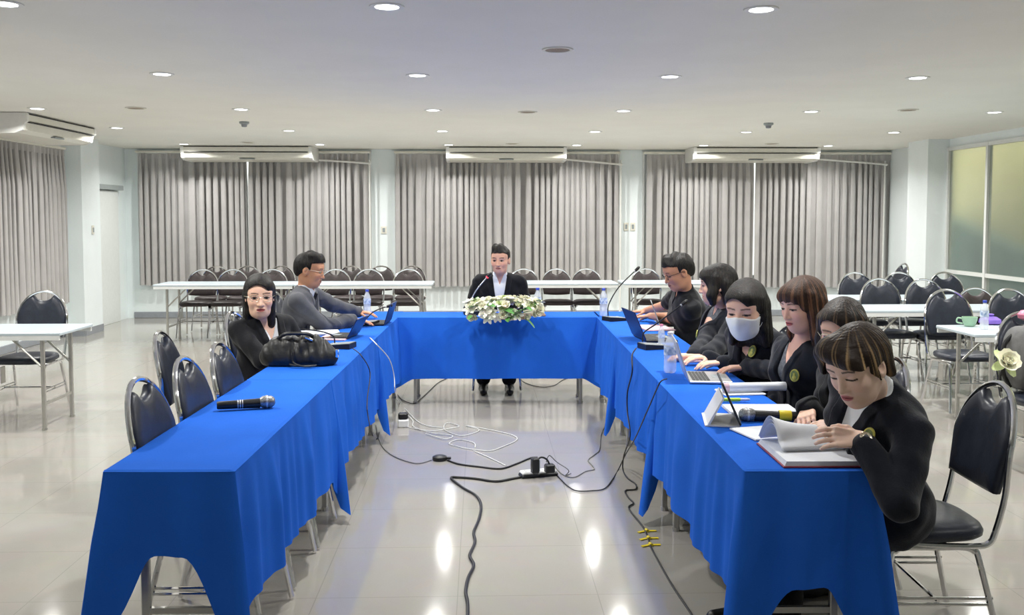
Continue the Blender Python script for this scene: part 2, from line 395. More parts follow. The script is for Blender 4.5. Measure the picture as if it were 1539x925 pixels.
# ------------------------------------------------------------------ ceiling air conditioners
def aircon(cx, cy, rz, W, label):
    r = empty('air_conditioner', (cx, cy, ZC), rz, label, 'air conditioner', 'ceiling air conditioners')
    D = .62      # local: front at y=-D/2, hangs below z=0
    prof = [(D/2, -.004), (-D/2+.01, -.004), (-D/2, -.02), (-D/2, -.085), (-D/2+.03, -.105), (-D/2+.05, -.175), (-D/2+.13, -.205), (D/2-.05, -.215), (D/2, -.19)]
    MB().prism(prof, 0, -W/2+.04, W/2-.04).build('casing', M['cream'], r, smooth=False)
    for s in (-1, 1):
        pr = [(y*1.015, z*1.02-.001) for (y, z) in prof]
        MB().prism(pr, 0, s*(W/2-.045), s*W/2).build('end_cap', M['white'], r, smooth=False)
    MB().box((0, -D/2-.001, -.016), (W-.1, .006, .012)).build('top_gap', M['slot'], r, smooth=False)
    MB().box((0, -D/2+.012, -.098), (W-.12, .04, .010)).build('outlet_slot', M['slot'], r, smooth=False)
    b = MB()
    for k in range(2): b.box((0, -D/2+.045+k*.03, -.13-k*.035), (W-.16, .008, .036), R=rotx(.35))
    b.build('louvre', M['white'], r, smooth=False)
    MB().box((.0, -D/2+.075, -.196), (.22, .05, .012)).build('display', M['greyplastic'], r, smooth=False)
    return r
aircon(-3.52, 14.62, 0, 1.96, 'long cream air conditioner hung from the ceiling before the back window nearest the door')
aircon(.40, 14.65, 0, 1.84, 'long cream air conditioner hung from the ceiling above the man at the head table')
aircon(4.24, 14.62, 0, 1.96, 'long cream air conditioner hung from the ceiling before the back window nearest the glass partition')
aircon(-4.93, 10.66, PI/2, 1.72, 'long cream air conditioner hung from the ceiling along the left wall')
def pipe(name, pts, label): 
    o = MB().tube(cr(pts, 3), .014, 8).build(name, M['white']); tag(o, label, 'pipe', 'white drain pipes of the air conditioners')
pipe('drain_pipe', [(1.28, 14.87, 2.52), (2.17, 14.87, 2.44), (2.225, 14.88, 2.42), (2.23, 14.89, 2.3), (2.23, 14.9, .0)], 'white drain pipe running from the middle air conditioner down beside the curtain')
pipe('drain_pipe', [(5.18, 14.87, 2.54), (6.4, 14.87, 2.45), (6.47, 14.88, 2.42), (6.48, 14.89, 2.3), (6.48, 14.9, .0)], 'white drain pipe running from the right air conditioner down beside the curtain')
pipe('drain_pipe', [(-2.6, 14.87, 2.50), (-1.8, 14.87, 2.45), (-1.745, 14.88, 2.42), (-1.74, 14.89, 2.3), (-1.74, 14.9, .0)], 'white drain pipe running from the air conditioner nearest the door down the back wall')
# ------------------------------------------------------------------ lights, detectors, speakers
LX = [-4.36, -2.37, -.47, 1.44, 3.35, 5.24]; LY = [-9, -9, 2.5, 4.83, 7.15, 9.47, 11.8, 14.05]
seen = {(3, 1), (3, 2), (3, 3), (4, 1), (4, 2), (4, 3), (4, 4)} | {(r, c) for r in (5, 6) for c in range(6)} | {(7, c) for c in range(6)}
rown = {3: 'the row nearest the camera', 4: 'the second row from the camera', 5: 'the third row from the camera', 6: 'the fourth row from the camera', 7: 'the row by the back wall'}
ordn = ['leftmost', 'second from left', 'third from left', 'fourth from left', 'fifth from left', 'rightmost']
LPOW = 18
first = None
for ri, y in enumerate(LY):
    cs = [c for c in range(6) if (ri, c) in seen]
    for c, x in enumerate(LX):
        if y < -5: continue
        yy = y+(-.3 if (ri == 6 and c == 0) else 0)
        if ri in (5, ) and c == 0: x = -4.36
        if (ri, c) in seen:
            w = 'rightmost' if c == cs[-1] else ordn[cs.index(c)]
            lb = f'round white recessed ceiling light, {w} in {rown[ri]}'
        else: lb = 'round white recessed ceiling light out of view, where one dim row is added fill'
        if first is None:
            r = first = empty('ceiling_light', (x, yy, ZC), 0, lb, 'ceiling light', 'recessed ceiling lights')
            MB().lathe([(.062, -.001), (.062, -.006), (.088, -.006), (.09, -.001)], n=28, cap=False).build('trim_ring', M['white'], r)
            MB().lathe([(.0, -.003), (.062, -.003)], n=28, cap=False).build('lens', M['lens'], r)
        else: r = dup(first, (x, yy, ZC), 0, lb)
        ld = bpy.data.lights.new('lamp', 'AREA'); ld.shape = 'DISK'; ld.size = .12; ld.energy = LPOW*(.12 if ri == 2 else 1); ld.color = (1.0, .985, .945); ld.spread = math.radians(150)  # third list row is unseen, added dim as fill for the near faces
        lo = bpy.data.objects.new('lamp', ld); link(lo, r); lo.location = (0, 0, -.012)
first = None
for (px, py), lb in zip([(838, 74), (204, 162), (793, 168), (1365, 165), (372, 214), (770, 216), (1160, 216)],
        ['large round tan ceiling speaker nearest the camera', 'round tan ceiling speaker above the left side of the room', 'round tan ceiling speaker in the middle of the ceiling',
         'round tan ceiling speaker above the right side of the room', 'round tan ceiling speaker before the air conditioner nearest the door', 'round tan ceiling speaker before the middle air conditioner', 'round tan ceiling speaker before the right air conditioner']):
    q = P(px, py, ZC)
    if first is None:
        first = empty('ceiling_speaker', (q[0], q[1], ZC), 0, lb, 'ceiling speaker', 'round ceiling speakers')
        MB().lathe([(.078, -.001), (.08, -.008), (.098, -.008), (.10, -.001)], n=28, cap=False).build('rim', M['cream'], first)
        MB().lathe([(0, -.005), (.08, -.004)], n=28, cap=False).build('grille', M['speaker'], first)
    else: dup(first, (q[0], q[1], ZC), 0, lb)
for (px, py), lb in zip([(367, 185), (1155, 187)], ['small grey smoke detector on the ceiling toward the left', 'small grey smoke detector on the ceiling toward the right']):
    q = P(px, py-2, ZC); r = empty('smoke_detector', (q[0], q[1], ZC), 0, lb, 'smoke detector', 'ceiling smoke detectors')
    MB().lathe([(.055, 0), (.055, -.02), (.04, -.03)], n=20).build('base', M['greyplastic'], r)
    MB().lathe([(.034, -.028), (.03, -.055), (.02, -.06)], n=16).build('sensor', M['baseboard'], r)
# wall switches and thermostat
def switch(p, face, w, h, n, label):
    r = empty('wall_switch', p, 0, label, 'switch'); 
    ax = 0 if face == 'x' else 1
    d = (.012, w, h) if ax == 0 else (w, .012, h)
    MB().box((0, 0, 0), d, bev=.003).build('plate', M['cream'], r, smooth=False)
    for k in range(n):
        o = (k-(n-1)/2)*w/n*.95
        if ax == 0: MB().box((.008, o, 0), (.008, w*.5, h*.55), bev=.002).build('rocker', M['greyplastic'], r, smooth=False)
        else: MB().box((o, -.008, 0), (w/n*.45, .008, h*.55), bev=.002).build('rocker', M['greyplastic'], r, smooth=False)
q = PY(577, 346, YB); switch((q[0], YB-.006, q[2]), 'y', .09, .12, 1, 'single cream switch plate on the back wall between the left and middle windows')
q = PY(941, 341, YB); switch((q[0], YB-.006, q[2]), 'y', .075, .13, 1, 'left one of the two cream switch plates beside the middle window')
q = PY(951, 341, YB); switch((q[0], YB-.006, q[2]), 'y', .075, .13, 1, 'right one of the two cream switch plates beside the middle window')
switch((-5.334, 13.12, 1.43), 'x', .07, .12, 1, 'small white control plate on the left column beside the door')
# daylight outside
w = bpy.data.worlds.new('sky'); SC.world = w; w.use_nodes = True
bg = w.node_tree.nodes['Background']; bg.inputs['Color'].default_value = (.95, .95, .88, 1); bg.inputs['Strength'].default_value = 1.3
# ================================================================== FURNITURE
def make_chair(name, m, label, hgt, rows):
    """banquet chair, local: seat faces +y, origin on the floor under the seat"""
    r = empty(name, (0, 0, 0), 0, label, 'chair')
    sc = hgt/.99
    # seat pad
    o = []
    for k in range(40):
        a = 2*PI*k/40; ca, sa = math.cos(a), math.sin(a); e = .55
        x = .215*math.copysign(abs(ca)**e, ca); y = .21*math.copysign(abs(sa)**e, sa)
        x *= 1-.10*(.5-y/.42) if y < 0 else 1+.0*y
        o.append((x, y))
    zs = .425
    MB().puff(o, [(.93, 0), (1, .012), (1.01, .028), (.97, .045), (.86, .056), (.6, .062), (.3, .064)], lambda x, y, h: (x, y, zs+h)).build('seat', m, r, angle=70)
    # backrest pad (u, v) with a dip for the hand hole
    zt = hgt-.045; zb = .60*sc; W = .20; o = []
    yb = lambda v: -.205-.10*(v-.45)/.5 - .0
    nW = 14
    for k in range(9): u = -1+2*k/8; o.append((W*.90*u, zb-.012*(1-u*u)))
    hs = zb+(zt-zb)*.42
    for k in range(1, 5): o.append((W*(.90+.10*k/4), zb+(hs-zb)*k/4))
    for k in range(1, 10):
        a = PI/2*k/10*.80; o.append((W*math.cos(a), hs+(hgt-.024-hs)*math.sin(a)))
    xe = o[-1][0]
    for k in range(1, 8):
        t = k/8; x = xe*(1-2*t); dip = .050*math.sin(PI*t)**.6; o.append((x, o[21][1]+.004-dip))
    for k in range(9, 0, -1):
        a = PI/2*k/10*.80; o.append((-W*math.cos(a), hs+(hgt-.024-hs)*math.sin(a)))
    for k in range(4, 0, -1): o.append((-W*(.90+.10*k/4), zb+(hs-zb)*k/4))
    def mp(u, v, h):
        return (u, yb(v)+.02*(u/W)**2*1.2+h, v)
    MB().puff(o, [(.94, -.020), (.995, -.014), (1.0, 0), (.99, .012), (.92, .022), (.7, .028), (.3, .030)], mp).build('backrest', m, r, angle=70)
    # frame: back loop running on under the seat
    pts = []
    half = [(.175, .16, .418), (.19, .05, .415), (.195, -.13, .412), (.197, -.185, .425), (.199, -.206, .47), (.203, yb(zb), zb), (.208, yb(hs)+.02, hs)]
    for k in range(1, 7):
        a = PI/2*k/6; half.append((.208*math.cos(a), yb(hs+(hgt-.012-hs)*math.sin(a))+.02*math.cos(a)**2, hs+(hgt-.012-hs)*math.sin(a)))
    pts = half+[(-x, y, z) for (x, y, z) in half[-2::-1]]
    b = MB(); b.tube(cr(pts, 4), .0115, 8)
    inner = [(.10, yb(zt-.02)-.004, zt-.012), (.06, yb(zt)-.006, zt-.045), (0, yb(zt)-.006, zt-.06), (-.06, yb(zt)-.006, zt-.045), (-.10, yb(zt-.02)-.004, zt-.012)]
    b.tube(cr(inner, 3), .006, 6)
    b.build('back_frame', M['chrome'], r)
    for s in (-1, 1):
        MB().tube(cr([(s*.19, .0, .405), (s*.19, .12, .405), (s*.193, .155, .392), (s*.196, .172, .36), (s*.222, .235, .012)], 4), .0115, 8).build('leg', M['chrome'], r)
        MB().tube(cr([(s*.19, .0, .405), (s*.19, -.10, .405), (s*.193, -.135, .392), (s*.196, -.152, .36), (s*.222, -.235, .012)], 4), .0115, 8).build('leg', M['chrome'], r)
        b = MB()
        for dz in (0, .022): b.tube([(s*.208, .203, .20+dz), (s*.208, -.198, .20+dz)], .006, 6)
        b.build('stretcher', M['chrome'], r)
    b = MB(); b.tube([(-.208, .0, .21), (.208, .0, .21)], .007, 6); b.build('cross_bar', M['chrome'], r)
    MB().box((.2, 0.03, .32), (.006, .075, .14), bev=.002).build('ganging_plate', M['steel'], r, smooth=False)
    return r
navy = make_chair('banquet_chair', M['vinyl'], 'x', .99, 0)
brown = make_chair('banquet_chair', M['brown'], 'x', .90, 0)
used = set()
def chair(kind, back, facing, label, group):
    """back = where the top of the backrest stands, facing = direction the sitter looks"""
    f = unit((*facing, 0)); src = navy if kind == 'n' else brown
    dist = .31 if kind == 'n' else .295
    p = V(back[0], back[1], 0)+f*dist; rz = math.atan2(-f[0], f[1])
    if kind in used: o = dup(src, p, rz, label, group)
    else:
        used.add(kind); o = src; o.location = tuple(map(float, p)); o.rotation_euler = (0, 0, rz); o['label'] = label; o['group'] = group
    return o
g = 'navy chairs pushed up to the left table row'
for (px, py), lb in [((205, 568), 'navy vinyl banquet chair nearest the camera at the left blue table row'),
                     ((272, 537), 'navy vinyl banquet chair, second from the camera at the left blue table row'),
                     ((325, 515), 'navy vinyl banquet chair, third from the camera at the left blue table row')]:
    q = P(px, py, .985); chair('n', q[:2], (1, -.03), lb, g)
q = P(238, 498, .985); chair('n', q[:2], (1, .05), 'navy vinyl banquet chair standing behind the three at the left row, off the table', 'navy chairs beside the left table row')
chair('n', (-1.66, 6.28), (1, -.12), 'navy vinyl banquet chair under the woman in black at the left table row', 'navy chairs beside the left table row')
chair('n', (-1.72, 7.12), (1, -.02), 'navy vinyl banquet chair under the man in the grey suit', 'navy chairs beside the left table row')
chair('n', (-1.74, 7.95), (1, 0), 'navy vinyl banquet chair beyond the man in the grey suit at the left table row', 'navy chairs beside the left table row')
q = P(67, 437, .985); chair('n', q[:2], (0, -1), 'navy vinyl banquet chair behind the white table at the left edge, complete in view', 'navy chairs behind the white left table')
chair('n', (q[0]-.68, q[1]), (0.05, -1), 'navy vinyl banquet chair cut off by the left edge of the photo', 'navy chairs behind the white left table')
# right row
g = 'navy chairs along the right table row'
chair('n', (1.99, 3.50), (-1, .04), 'navy vinyl banquet chair under the person with short blond-streaked hair, nearest the camera', g)
chair('n', (1.87, 4.13), (-1, -.05), 'navy vinyl banquet chair behind the woman in glasses, only its rounded top in view', g)
chair('n', (1.93, 4.78), (-1, 0), 'navy vinyl banquet chair under the woman with long brown hair', g)
chair('n', (1.80, 5.35), (-1, -.05), 'navy vinyl banquet chair under the woman in the white face mask', g)
chair('n', (1.90, 6.20), (-1, 0), 'navy vinyl banquet chair under the woman with black bobbed hair', g)
chair('n', (1.66, 8.08), (-1, .0), 'empty navy chair beyond the man in the black polo at the right row', g)
chair('n', (1.80, 7.30), (-1, 0), 'navy vinyl banquet chair under the man in the black polo', g)
chair('n', (.15, 9.12), (0, -1), 'navy vinyl banquet chair under the man at the head table', 'navy chair at the head table')
# right background
g = 'navy chairs at the white tables on the right'
for x, y, lb in [(PY(1284, 410, 10.5)[0], 10.5, 'navy chair leftmost in the rear row at the white tables on the right'),
                 (PY(1350, 411, 10.5)[0], 10.5, 'navy chair second from left in the rear row at the white tables on the right'),
                 (PY(1418, 410, 10.5)[0], 10.5, 'navy chair third from left in the rear row at the white tables on the right'),
                 (PY(1320, 415, 9.45)[0], 9.45, 'navy chair left one in the middle row at the white tables on the right'),
                 (PY(1387, 419, 9.35)[0], 9.35, 'navy chair right one in the middle row at the white tables on the right'),
                 (PY(1421, 432, 8.0)[0], 8.0, 'navy chair behind the white table that carries the green cup'),
                 (PY(1515, 431, 8.05)[0], 8.05, 'navy chair behind the white table at the right edge, next to the water bottle'),
                 (PY(1537, 469, 6.10)[0], 6.10, 'navy chair carrying the grey backpack at the right edge')]:
    chair('n', (x, y), (0.02, -1), lb, g)
chair('n', (5.72, 12.45), (-1, 0), 'navy chair seen edge on in front of the right column', g)
chair('b', (PY(1464, 436, 9.35)[0], 9.35), (0, -1), 'dark brown chair low behind the white tables by the glass partition', 'brown chairs along the back wall')
# back left table: front row and rear row
lbs = ['leftmost', 'second from left', 'third from left', 'fourth from left', 'fifth from left', 'rightmost']
g = 'brown chairs at the back left white tables'
for k, px in enumerate([306, 351, 410, 505, 555, 614]):
    chair('b', (PY(px, 407, 12.95)[0], 12.95), (0, -1), f'dark brown banquet chair pulled up to the long white back left tables, {lbs[k]}', g)
for k, px in enumerate([326, 373, 423, 528, 573, 619]):
    chair('b', (PY(px, 403, 13.75)[0], 13.75), (0, -1), f'dark brown banquet chair standing before the left curtains in the rear row, {lbs[k]}', g)
g = 'brown chairs at the back middle white tables'
for k, px in enumerate([787, 836, 881]):
    chair('b', (PY(px, 406, 12.95)[0], 12.95), (0, -1), 'dark brown banquet chair behind the back middle white table, '+['just right of the seated man', 'in the middle', 'at its right end'][k], g)
chair('b', (PY(970, 405, 12.95)[0], 12.95), (0, -1), 'brown chair behind the back right white table, beside the man in the black polo', g)
# ------------------------------------------------------------------ folding tables
def make_table(name, W, D):
    r = empty(name, (0, 0, 0), 0, 'x', 'table')
    MB().box((0, 0, .737), (W, D, .026), bev=.006).build('tabletop', M['laminate'], r, smooth=False)
    b = MB()
    for s in (-1, 1): b.box((0, s*(D/2-.012), .708), (W-.02, .02, .034))
    b.build('apron_rail', M['alu'], r, smooth=False)
    for sx in (-1, 1):
        x = sx*(W/2-.16)
        for sy in (-1, 1):
            b = MB(); b.box((x, sy*(D/2-.06), .36), (.026, .030, .70), bev=.004); b.lathe([(.02, 0), (.02, .02)], (x, sy*(D/2-.06), 0), 10); b.build('leg', M['steel'], r, smooth=False)
        b = MB(); b.box((x, 0, .20), (.018, D-.13, .022)); b.build('crossbar', M['steel'], r, smooth=False)
        for sy in (-1, 1): MB().tube([(x, sy*(D/2-.085), .46), (x-sx*.26, sy*(D/2-.085), .715)], .009, 6).build('brace', M['steel'], r)
    return r
tw = make_table('folding_table', 1.77, .60)
def table(src, c, rz, label, group, first=False):
    if first: src.location = (c[0], c[1], 0); src.rotation_euler = (0, 0, rz); src['label'] = label; src['group'] = group; return src
    return dup(src, (c[0], c[1], 0), rz, label, group)
g = 'white folding tables around the room'
table(tw, (-3.14-.885, 7.38), 0, 'white folding table at the left edge of the photo', g, True)
table(tw, (3.64+.885, 7.05), 0, 'white folding table at the right edge carrying the green cup and bottle', g)
table(tw, (3.50+.885, 8.80), 0, 'white folding table on the right between the two rows of navy chairs, left one', g)
table(tw, (3.50+2.66, 8.80), 0, 'white folding table against the glass partition on the right', g)
table(tw, (3.62+.885, 9.93), 0, 'white folding table furthest back on the right', g)
table(tw, (-4.16+.885, 12.32), 0, 'white folding table at the back left, the end nearest the door', g)
table(tw, (-4.16+2.66, 12.32), 0, 'white folding table at the back left, the end nearest the middle window', g)
table(tw, (.02+.885, 12.38), 0, 'white folding table at the back behind the man at the head table', g)
table(tw, (1.86+.885, 12.38), 0, 'white folding table at the back behind the man in the black polo', g)
# ------------------------------------------------------------------ the U of blue clothed tables
LT_, WT_ = 1.755, .43
tn = make_table('folding_table', LT_, WT_-.01)
aL = -math.radians(1.5); aR = -math.radians(1.2); aH = -math.radians(1.2)
dirL = V(-math.sin(aL), math.cos(aL), 0); nL = V(math.cos(aL), math.sin(aL), 0)
dirR = V(-math.sin(aR), math.cos(aR), 0); nR = V(math.cos(aR), math.sin(aR), 0)
pitch = 1.775
cL = [V(-.845, 3.18, 0)-nL*WT_/2+dirL*(LT_/2+k*pitch) for k in range(3)]
cR = [V(.905, 3.125, 0)+nR*WT_/2+dirR*(LT_/2+k*pitch) for k in range(3)]
cH = V((-.72+1.03)/2, 8.0+WT_/2, 0)
first = True; g = 'folding tables under blue cloths'
ordw = ['nearest the camera', 'in the middle of the row', 'at the far end of the row']
for k in range(3):
    table(tn, cL[k], aL+PI/2, 'folding table under blue cloth in the left row, '+ordw[k], g, first); first = False
for k in range(3): table(tn, cR[k], aR+PI/2, 'folding table under blue cloth in the right row, '+ordw[k], g)
table(tn, cH, aH, 'folding table under the blue cloth of the head table', g)
def smooth01(x): x = min(1, max(0, x)); return x*x*(3-2*x)
def cloth(c, rz, L, W, drop, corner, label, seed, flare=(.07, .07, .07, .07), amp=.014, group='royal blue tablecloths'):
    """local x along the table; drop = (side -y, end +x, side +y, end -x); corner = hang of the 4 corners ((+,-), (+,+), (-,+), (-,-))"""
    rnd = random.Random(seed); hx, hy = L/2+.006, W/2+.006; rc_ = .02; zt = .7535
    r = empty('tablecloth', (c[0], c[1], 0), rz, label, 'tablecloth', group)
    per = []   # (x, y, nx, ny, drop, cornerblend, diag)
    sides = [((-hx, -hy), (hx, -hy), (0, -1)), ((hx, -hy), (hx, hy), (1, 0)), ((hx, hy), (-hx, hy), (0, 1)), ((-hx, hy), (-hx, -hy), (-1, 0))]
    diag = [unit((1, -1)), unit((1, 1)), unit((-1, 1)), unit((-1, -1))]
    S = 0
    for k, (a, b2, nn) in enumerate(sides):
        a = V(*a); b2 = V(*b2); ln = np.linalg.norm(b2-a); n = max(8, int(ln/.014))
        d0 = drop[k]; c0 = corner[k-1]; c1 = corner[k]
        for i in range(n):
            s = ln*i/n; p = a+(b2-a)*i/n
            w = .17 if d0 > .2 else .10
            e0 = 1-smooth01(s/w); e1 = 1-smooth01((ln-s)/w)
            dd = d0+(c0-d0)*e0+(c1-d0)*e1
            nv = V(*nn); dv = diag[k-1]*e0+diag[k]*e1; fl = flare[k-1]*e0+flare[k]*e1
            per.append((p, nv, dd, dv, fl, S+s, max(e0, e1)))
        S += ln
    n = len(per); nt = 16; vs = []; fs = []
    f1, f2, f3 = rnd.uniform(20, 24), rnd.uniform(9, 12), rnd.uniform(44, 52); p1, p2, p3 = [rnd.uniform(0, 6) for _ in range(3)]
    for j in range(nt+1):
        t = j/nt
        for (p, nv, dd, dv, fl, s, e) in per:
            z = zt-dd*t; h = dd*t
            rip = amp*(min(1, h/.25))*(math.sin(f1*s+p1+1.3*math.sin(3*s))*.8+math.sin(f2*s+p2)*1.0+.45*math.sin(f3*s+p3)*math.sin(2.1*s))
            out = .004+.018*min(1, h/.5)+rip+amp*.8*min(1, h/.25)
            ex = dv*fl*(h/.5)**1.1
            q = p+nv*out*(1-.4*e)+ex
            # crease either side of a corner
            cre = .016*math.sin(e*PI)*min(1, h/.3)
            q = q-nv*cre
            vs.append((q[0], q[1], max(.012, z if j else zt-.001)))
    for j in range(nt):
        for i in range(n): fs.append((j*n+i, j*n+(i+1) % n, (j+1)*n+(i+1) % n, (j+1)*n+i))
    b = MB(); b.add(vs, fs)
    # top
    nx, ny = 40, 8
    b.build('cloth_skirt', M['cloth'], r, angle=None)
    t = MB(); rim = [(p[0]+nv[0]*.004, p[1]+nv[1]*.004, zt-.001) for (p, nv, *_x) in per]
    ins = [(p[0]-nv[0]*.010, p[1]-nv[1]*.010, zt+.0035) for (p, nv, *_x) in per]
    t.add(rim+ins, [(i, (i+1) % n, n+(i+1) % n, n+i) for i in range(n)]); t.add(ins, [tuple(range(n))])
    t.build('cloth_top', M['cloth'], r, angle=None)
    return r
ZTOP = .757
cloth(cL[0], aL+PI/2, LT_, WT_, (.50, .10, .20, .29), (.66, .22, .64, .68), 'royal blue tablecloth on the left row, nearest the camera with the handheld microphone on it', 11, (.06, .02, .075, .05))
cloth(cL[1], aL+PI/2, LT_, WT_, (.50, .06, .20, .06), (.52, .2, .2, .70), 'royal blue tablecloth on the left row, middle table carrying the black handbag', 12, (.02, .02, .02, .085))
cloth(cL[2], aL+PI/2, LT_, WT_, (.52, .40, .20, .06), (.56, .3, .2, .70), 'royal blue tablecloth on the left row before the man in the grey suit', 13, (.03, .03, .02, .08))
# right row: local -y is the outer (right) side, +y the aisle
cloth(cR[0], aR+PI/2, LT_, WT_, (.15, .06, .47, .40), (.15, .50, .66, .70), 'royal blue tablecloth on the right row, nearest the camera under the open document', 21, (.02, .02, .07, .07))
cloth(cR[1], aR+PI/2, LT_, WT_, (.15, .06, .48, .06), (.15, .52, .70, .15), 'royal blue tablecloth on the right row, middle table with the silver laptop', 22, (.02, .02, .09, .02))
cloth(cR[2], aR+PI/2, LT_, WT_, (.15, .40, .50, .06), (.25, .56, .70, .15), 'royal blue tablecloth on the right row before the man in the black polo', 23, (.02, .03, .08, .02))
cloth(cH, aH, LT_, WT_, (.525, .30, .20, .30), (.62, .35, .35, .62), 'royal blue tablecloth of the head table under the flower arrangement', 31, (.05, .02, .02, .05), amp=.007)
# ================================================================== THINGS ON THE TABLES AND FLOOR
ZT = .758
def at(px, py, z=ZT): return P(px, py, z)
def hand_mic(p0, p1, label, ring=None, body='black'):
    """p0 tail, p1 head end, lying on the table"""
    p0 = V(*p0); p1 = V(*p1); Lh = np.linalg.norm(p1-p0); a = (p1-p0)/Lh; rz = math.atan2(a[1], a[0])
    r = empty('handheld_microphone', (p0[0], p0[1], ZT), rz, label, 'microphone')
    Rm = [[0, 0, 1], [0, 1, 0], [-1, 0, 0]]; zc = .028
    tilt = Rm
    MB().lathe([(.015, 0), (.018, .006), (.019, Lh*.35), (.022, Lh*.72), (.023, Lh*.76)], (0, 0, zc-.004), 20, R=tilt).build('handle', M[body], r)
    hb = Lh*.76; rr = .028
    MB().lathe([(.020, hb), (.0265, hb+.012), (rr, hb+.025), (rr, hb+.034), (.027, hb+.048), (.020, hb+.060), (.010, hb+.066)], (0, 0, zc), 20, R=tilt).build('grille_head', M['grille'], r)
    MB().lathe([(rr+.001, hb+.025), (rr+.002, hb+.027), (rr+.002, hb+.032), (rr+.001, hb+.034)], (0, 0, zc), 20, R=tilt, cap=False).build('grille_ring', M['silver'], r)
    if ring: MB().lathe([(.0205, Lh*.14), (.0215, Lh*.15), (.0225, Lh*.34), (.0212, Lh*.35)], (0, 0, zc-.003), 20, R=tilt, cap=False).build('colour_sleeve', M[ring], r)
    else:
        for k in (.36, .40, .44): MB().lathe([(.0195, Lh*k), (.0203, Lh*k+.001), (.0203, Lh*k+.004), (.0195, Lh*k+.005)], (0, 0, zc-.004), 20, R=tilt, cap=False).build('band', M['silver'], r)
    return r
hand_mic(at(326, 618), at(411, 613), 'black handheld microphone with silver grille lying on the near left tablecloth')
hand_mic(at(1201, 634), at(1113, 633), 'black handheld microphone with yellow sleeve lying on papers at the right table', 'yellow')
def conf_mic(p, rz, neck, label, led=False):
    """neck: world points of the gooseneck from its foot to its head"""
    r = empty('conference_microphone', (p[0], p[1], ZT), rz, label, 'conference microphone')
    MB().prism([(-.085, 0), (.085, 0), (.085, .020), (-.065, .034), (-.085, .034)], 0, -.065, .065).build('base', M['black'], r, smooth=False)
    b = MB(); b.prism([(.080, .0195), (.080, .0235), (-.080, .0375), (-.080, .033)], 0, -.058, .058); b.build('control_panel', M['greyplastic'], r, smooth=False)
    b = MB()
    for k in range(3): b.box((-.03+.03*k, .045, .0262), (.018, .014, .005), R=rotx(-.10))
    b.build('button', M['white'], r, smooth=False)
    Ri = rotz(-rz); loc = [Ri @ (V(*q)-V(p[0], p[1], ZT)) for q in neck]; pts = cr([(loc[0][0], loc[0][1], .04)]+loc, 6)
    MB().tube(pts, .0048, 8).build('gooseneck', M['black' if not led else 'silver'], r)
    d = unit(pts[-1]-pts[-3]); e = pts[-1]
    MB().tube([e-d*.004, e, e+d*.02, e+d*.04, e+d*.048], [.007, .0115, .0125, .011, .005], 12).build('microphone_head', M['black'], r)
    if led: MB().tube([e-d*.012, e-d*.002], .0135, 14).build('light_ring', M['red'], r)
    else: MB().tube([e-d*.012, e-d*.002], .0085, 12).build('light_ring', M['silver'], r)
    return r
q = at(512, 523); conf_mic(q, 1.35, [PY(503, 515, q[1]+.03), PY(500, 505, q[1]+.02), PY(480, 498, q[1]), PY(440, 494, q[1]-.02), PY(400, 492, q[1]-.05)],
    'desk microphone on the left row beside the handbag, its long neck bent level')
q = at(551, 489); conf_mic(q, 1.35, [PY(548, 482, q[1]+.03), PY(560, 470, q[1]+.03), PY(572, 464, q[1]+.02), PY(582, 461, q[1])],
    'black and grey desk microphone in front of the man in the grey suit')
q = at(708, 473); conf_mic(q+V(0, .02, 0), 0.1, [PY(707, 466, q[1]), PY(708, 452, q[1]), PY(717, 435, q[1]-.01), PY(733, 416, q[1]-.02)],
    'desk microphone with a glowing red ring before the man at the head table', True)
q = at(924, 482); conf_mic(q, -1.1, [PY(914, 474, q[1]+.02), PY(915, 458, q[1]+.02), PY(930, 432, q[1]), PY(955, 407, q[1])],
    'desk microphone with tall upright neck on the corner where right row meets head table')
q = at(982, 524); conf_mic(q, -1.3, [PY(966, 511, q[1]+.03), PY(968, 500, q[1]+.03), PY(985, 488, q[1]+.02), PY(1004, 474, q[1]), PY(1025, 458, q[1])],
    'desk microphone on the right row behind the tall water bottle')
def bottle(p, h, rad, label, cap='capblue', full=True):
    r = empty('water_bottle', p, 0, label, 'bottle', 'plastic water bottles')
    prof = [(rad*.82, 0), (rad, .012), (rad, h*.30), (rad*.93, h*.33), (rad, h*.37), (rad, h*.66), (rad*.85, h*.75), (rad*.5, h*.86), (rad*.40, h*.90), (rad*.40, h*.93)]
    MB().lathe(prof, n=24).build('bottle_body', M['clear'], r)
    MB().lathe([(rad*1.015, h*.44), (rad*1.02, h*.45), (rad*1.02, h*.64), (rad*1.015, h*.65)], n=24, cap=False).build('label_band', M['label'], r)
    MB().lathe([(rad*.47, h*.92), (rad*.48, h*.93), (rad*.48, h*.99), (rad*.42, h)], n=20).build('cap', M[cap], r)
    return r
bottle(at(552, 474), .225, .031, 'small clear water bottle with blue label beside the man in the grey suit')
bottle(at(808, 473), .235, .032, 'clear water bottle just right of the flower arrangement on the head table')
bottle(at(907, 475), .24, .033, 'clear water bottle at the right end of the head table')
bottle(at(1007, 560), .225, .0345, 'tall clear water bottle at the edge of the right table row, nearest of the bottles', 'capwhite')
q = at(1479, 494); bottle((q[0], q[1], .75), .225, .031, 'clear water bottle with blue cap on the white table at the right edge')
bottle(at(994, 524), .16, .022, 'small bottle with a pink cap behind the tall water bottle on the right row', 'pink')
